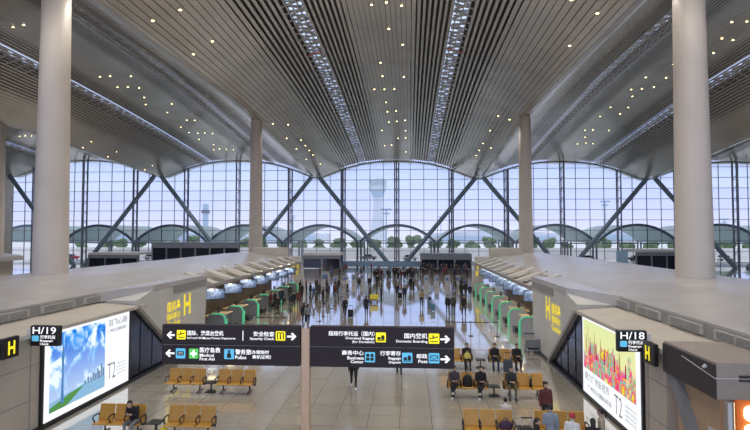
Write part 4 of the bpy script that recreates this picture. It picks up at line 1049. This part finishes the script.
for i in range(38):
    tree_(-108 + i*5.9 + R.uniform(-.3, .3), R.uniform(157, 166), R.uniform(4.6, 6.6), 'small green tree behind the road parapet outside')
def car(x, y, c, lb):
    t = thing('car', (x, y, -.15), lb, 'car', 'cars on the forecourt'); m = cloth(c)
    MB().prism([(x-2.1, .2), (x+2.1, .2), (x+2.1, .75), (x+1.3, .9), (x-1.9, .9), (x-2.1, .7)], y-.85, y+.85, 1).build('body', m, t)
    MB().prism([(x-1.6, .88), (x+1.0, .88), (x+.5, 1.4), (x-1.2, 1.4)], y-.75, y+.75, 1).build('cabin', M_dglass, t)
    for sx in (-1.3, 1.3):
        for sy in (-.86, .7): MB().tube([(x+sx, y+sy, .17), (x+sx, y+sy+.16, .17)], .32, 12).build('wheel', M_black, t)
for i in range(16):
    car(-95 + i*12.3 + R.uniform(-2, 2), R.choice((145.5, 148.5)), R.choice([WHT, WHT, GRY, BLK, CHAR, RED]), 'car parked on the forecourt outside the glass wall')

# ------------------------------------------------------------------ downlights in the ceiling
b = MB(); b.tube([(0, 0, 0), (0, 0, .12)], .13, 12); RING = bpy.data.meshes.new('housing'); b.bm.to_mesh(RING); b.bm.free(); RING.materials.append(M_steel)
b = MB(); b.tube([(0, 0, -.02), (0, 0, .02)], .105, 12); LENS = bpy.data.meshes.new('lens'); b.bm.to_mesh(LENS); b.bm.free(); LENS.materials.append(M_warm)
LAMP = bpy.data.lights.new('downlight_lamp', 'SPOT'); LAMP.energy = 540; LAMP.color = (1, .93, .84); LAMP.spot_size = 2.1; LAMP.spot_blend = .6; LAMP.shadow_soft_size = .25
def downlight(X, Y, lb, grp):
    t = thing('downlight', (X, Y, zceil(X, Y)-.08), lb, 'downlight', grp)
    for nm, me in (('housing', RING), ('lens', LENS)):
        c = bpy.data.objects.new(nm, me); C.collection.objects.link(c); c.parent = t
    c = bpy.data.objects.new('bulb_light', LAMP); C.collection.objects.link(c); c.parent = t; c.location = (0, 0, -.06)
def lights(xc, ys, lb, grp, dx=(-2.1, -.7, .7, 2.1), p=.5):
    for Y in ys:
        for d in dx:
            if R.random() < p: downlight(xc + d, Y + R.uniform(-.6, .6), lb, grp)
lights(0, range(10, 46, 7), 'added warm downlight in the flat strip above the near hall', 'added downlights above the near hall', p=.7)  # near rows, mostly out of view, added to brighten island roofs and walls
lights(-15.6, range(10, 46, 7), 'added warm downlight in the low fold above the near seats', 'added downlights of the near fold', dx=(-.9, .9), p=.8)
lights(15.6, range(10, 46, 7), 'added warm downlight in the low fold above the rainbow billboard', 'added downlights of the near fold by the rainbow billboard', dx=(-.9, .9), p=.8)
lights(0, range(48, 112, 5), 'small warm downlight in the flat strip down the middle of the ceiling', 'downlights of the middle strip', p=.42)
lights(-36, range(50, 110, 4), 'small warm downlight in the ceiling wave beyond the first left column', 'downlights of the left wave', p=.45)
lights(36, range(46, 110, 4), 'small warm downlight in the ceiling wave beyond the first right column', 'downlights of the right wave', p=.45)
lights(-72, range(80, 112, 5), 'small warm downlight in the outermost left ceiling wave', 'downlights of the outer left wave', p=.3)
lights(72, range(70, 112, 5), 'small warm downlight in the outermost right ceiling wave', 'downlights of the outer right wave', p=.3)
lights(-15.6, range(72, 106, 4), 'small warm downlight in the low ceiling fold by the slim left column', 'downlights of the left fold', dx=(-.9, .5), p=.7)
lights(15.6, range(72, 98, 4), 'small warm downlight in the low ceiling fold by the slim right column', 'downlights of the right fold', dx=(-.5, .9), p=.6)
lights(-52, range(78, 110, 7), 'small warm downlight in the low ceiling fold near the far left', 'downlights of the far left fold', dx=(-.9, .9), p=.5)
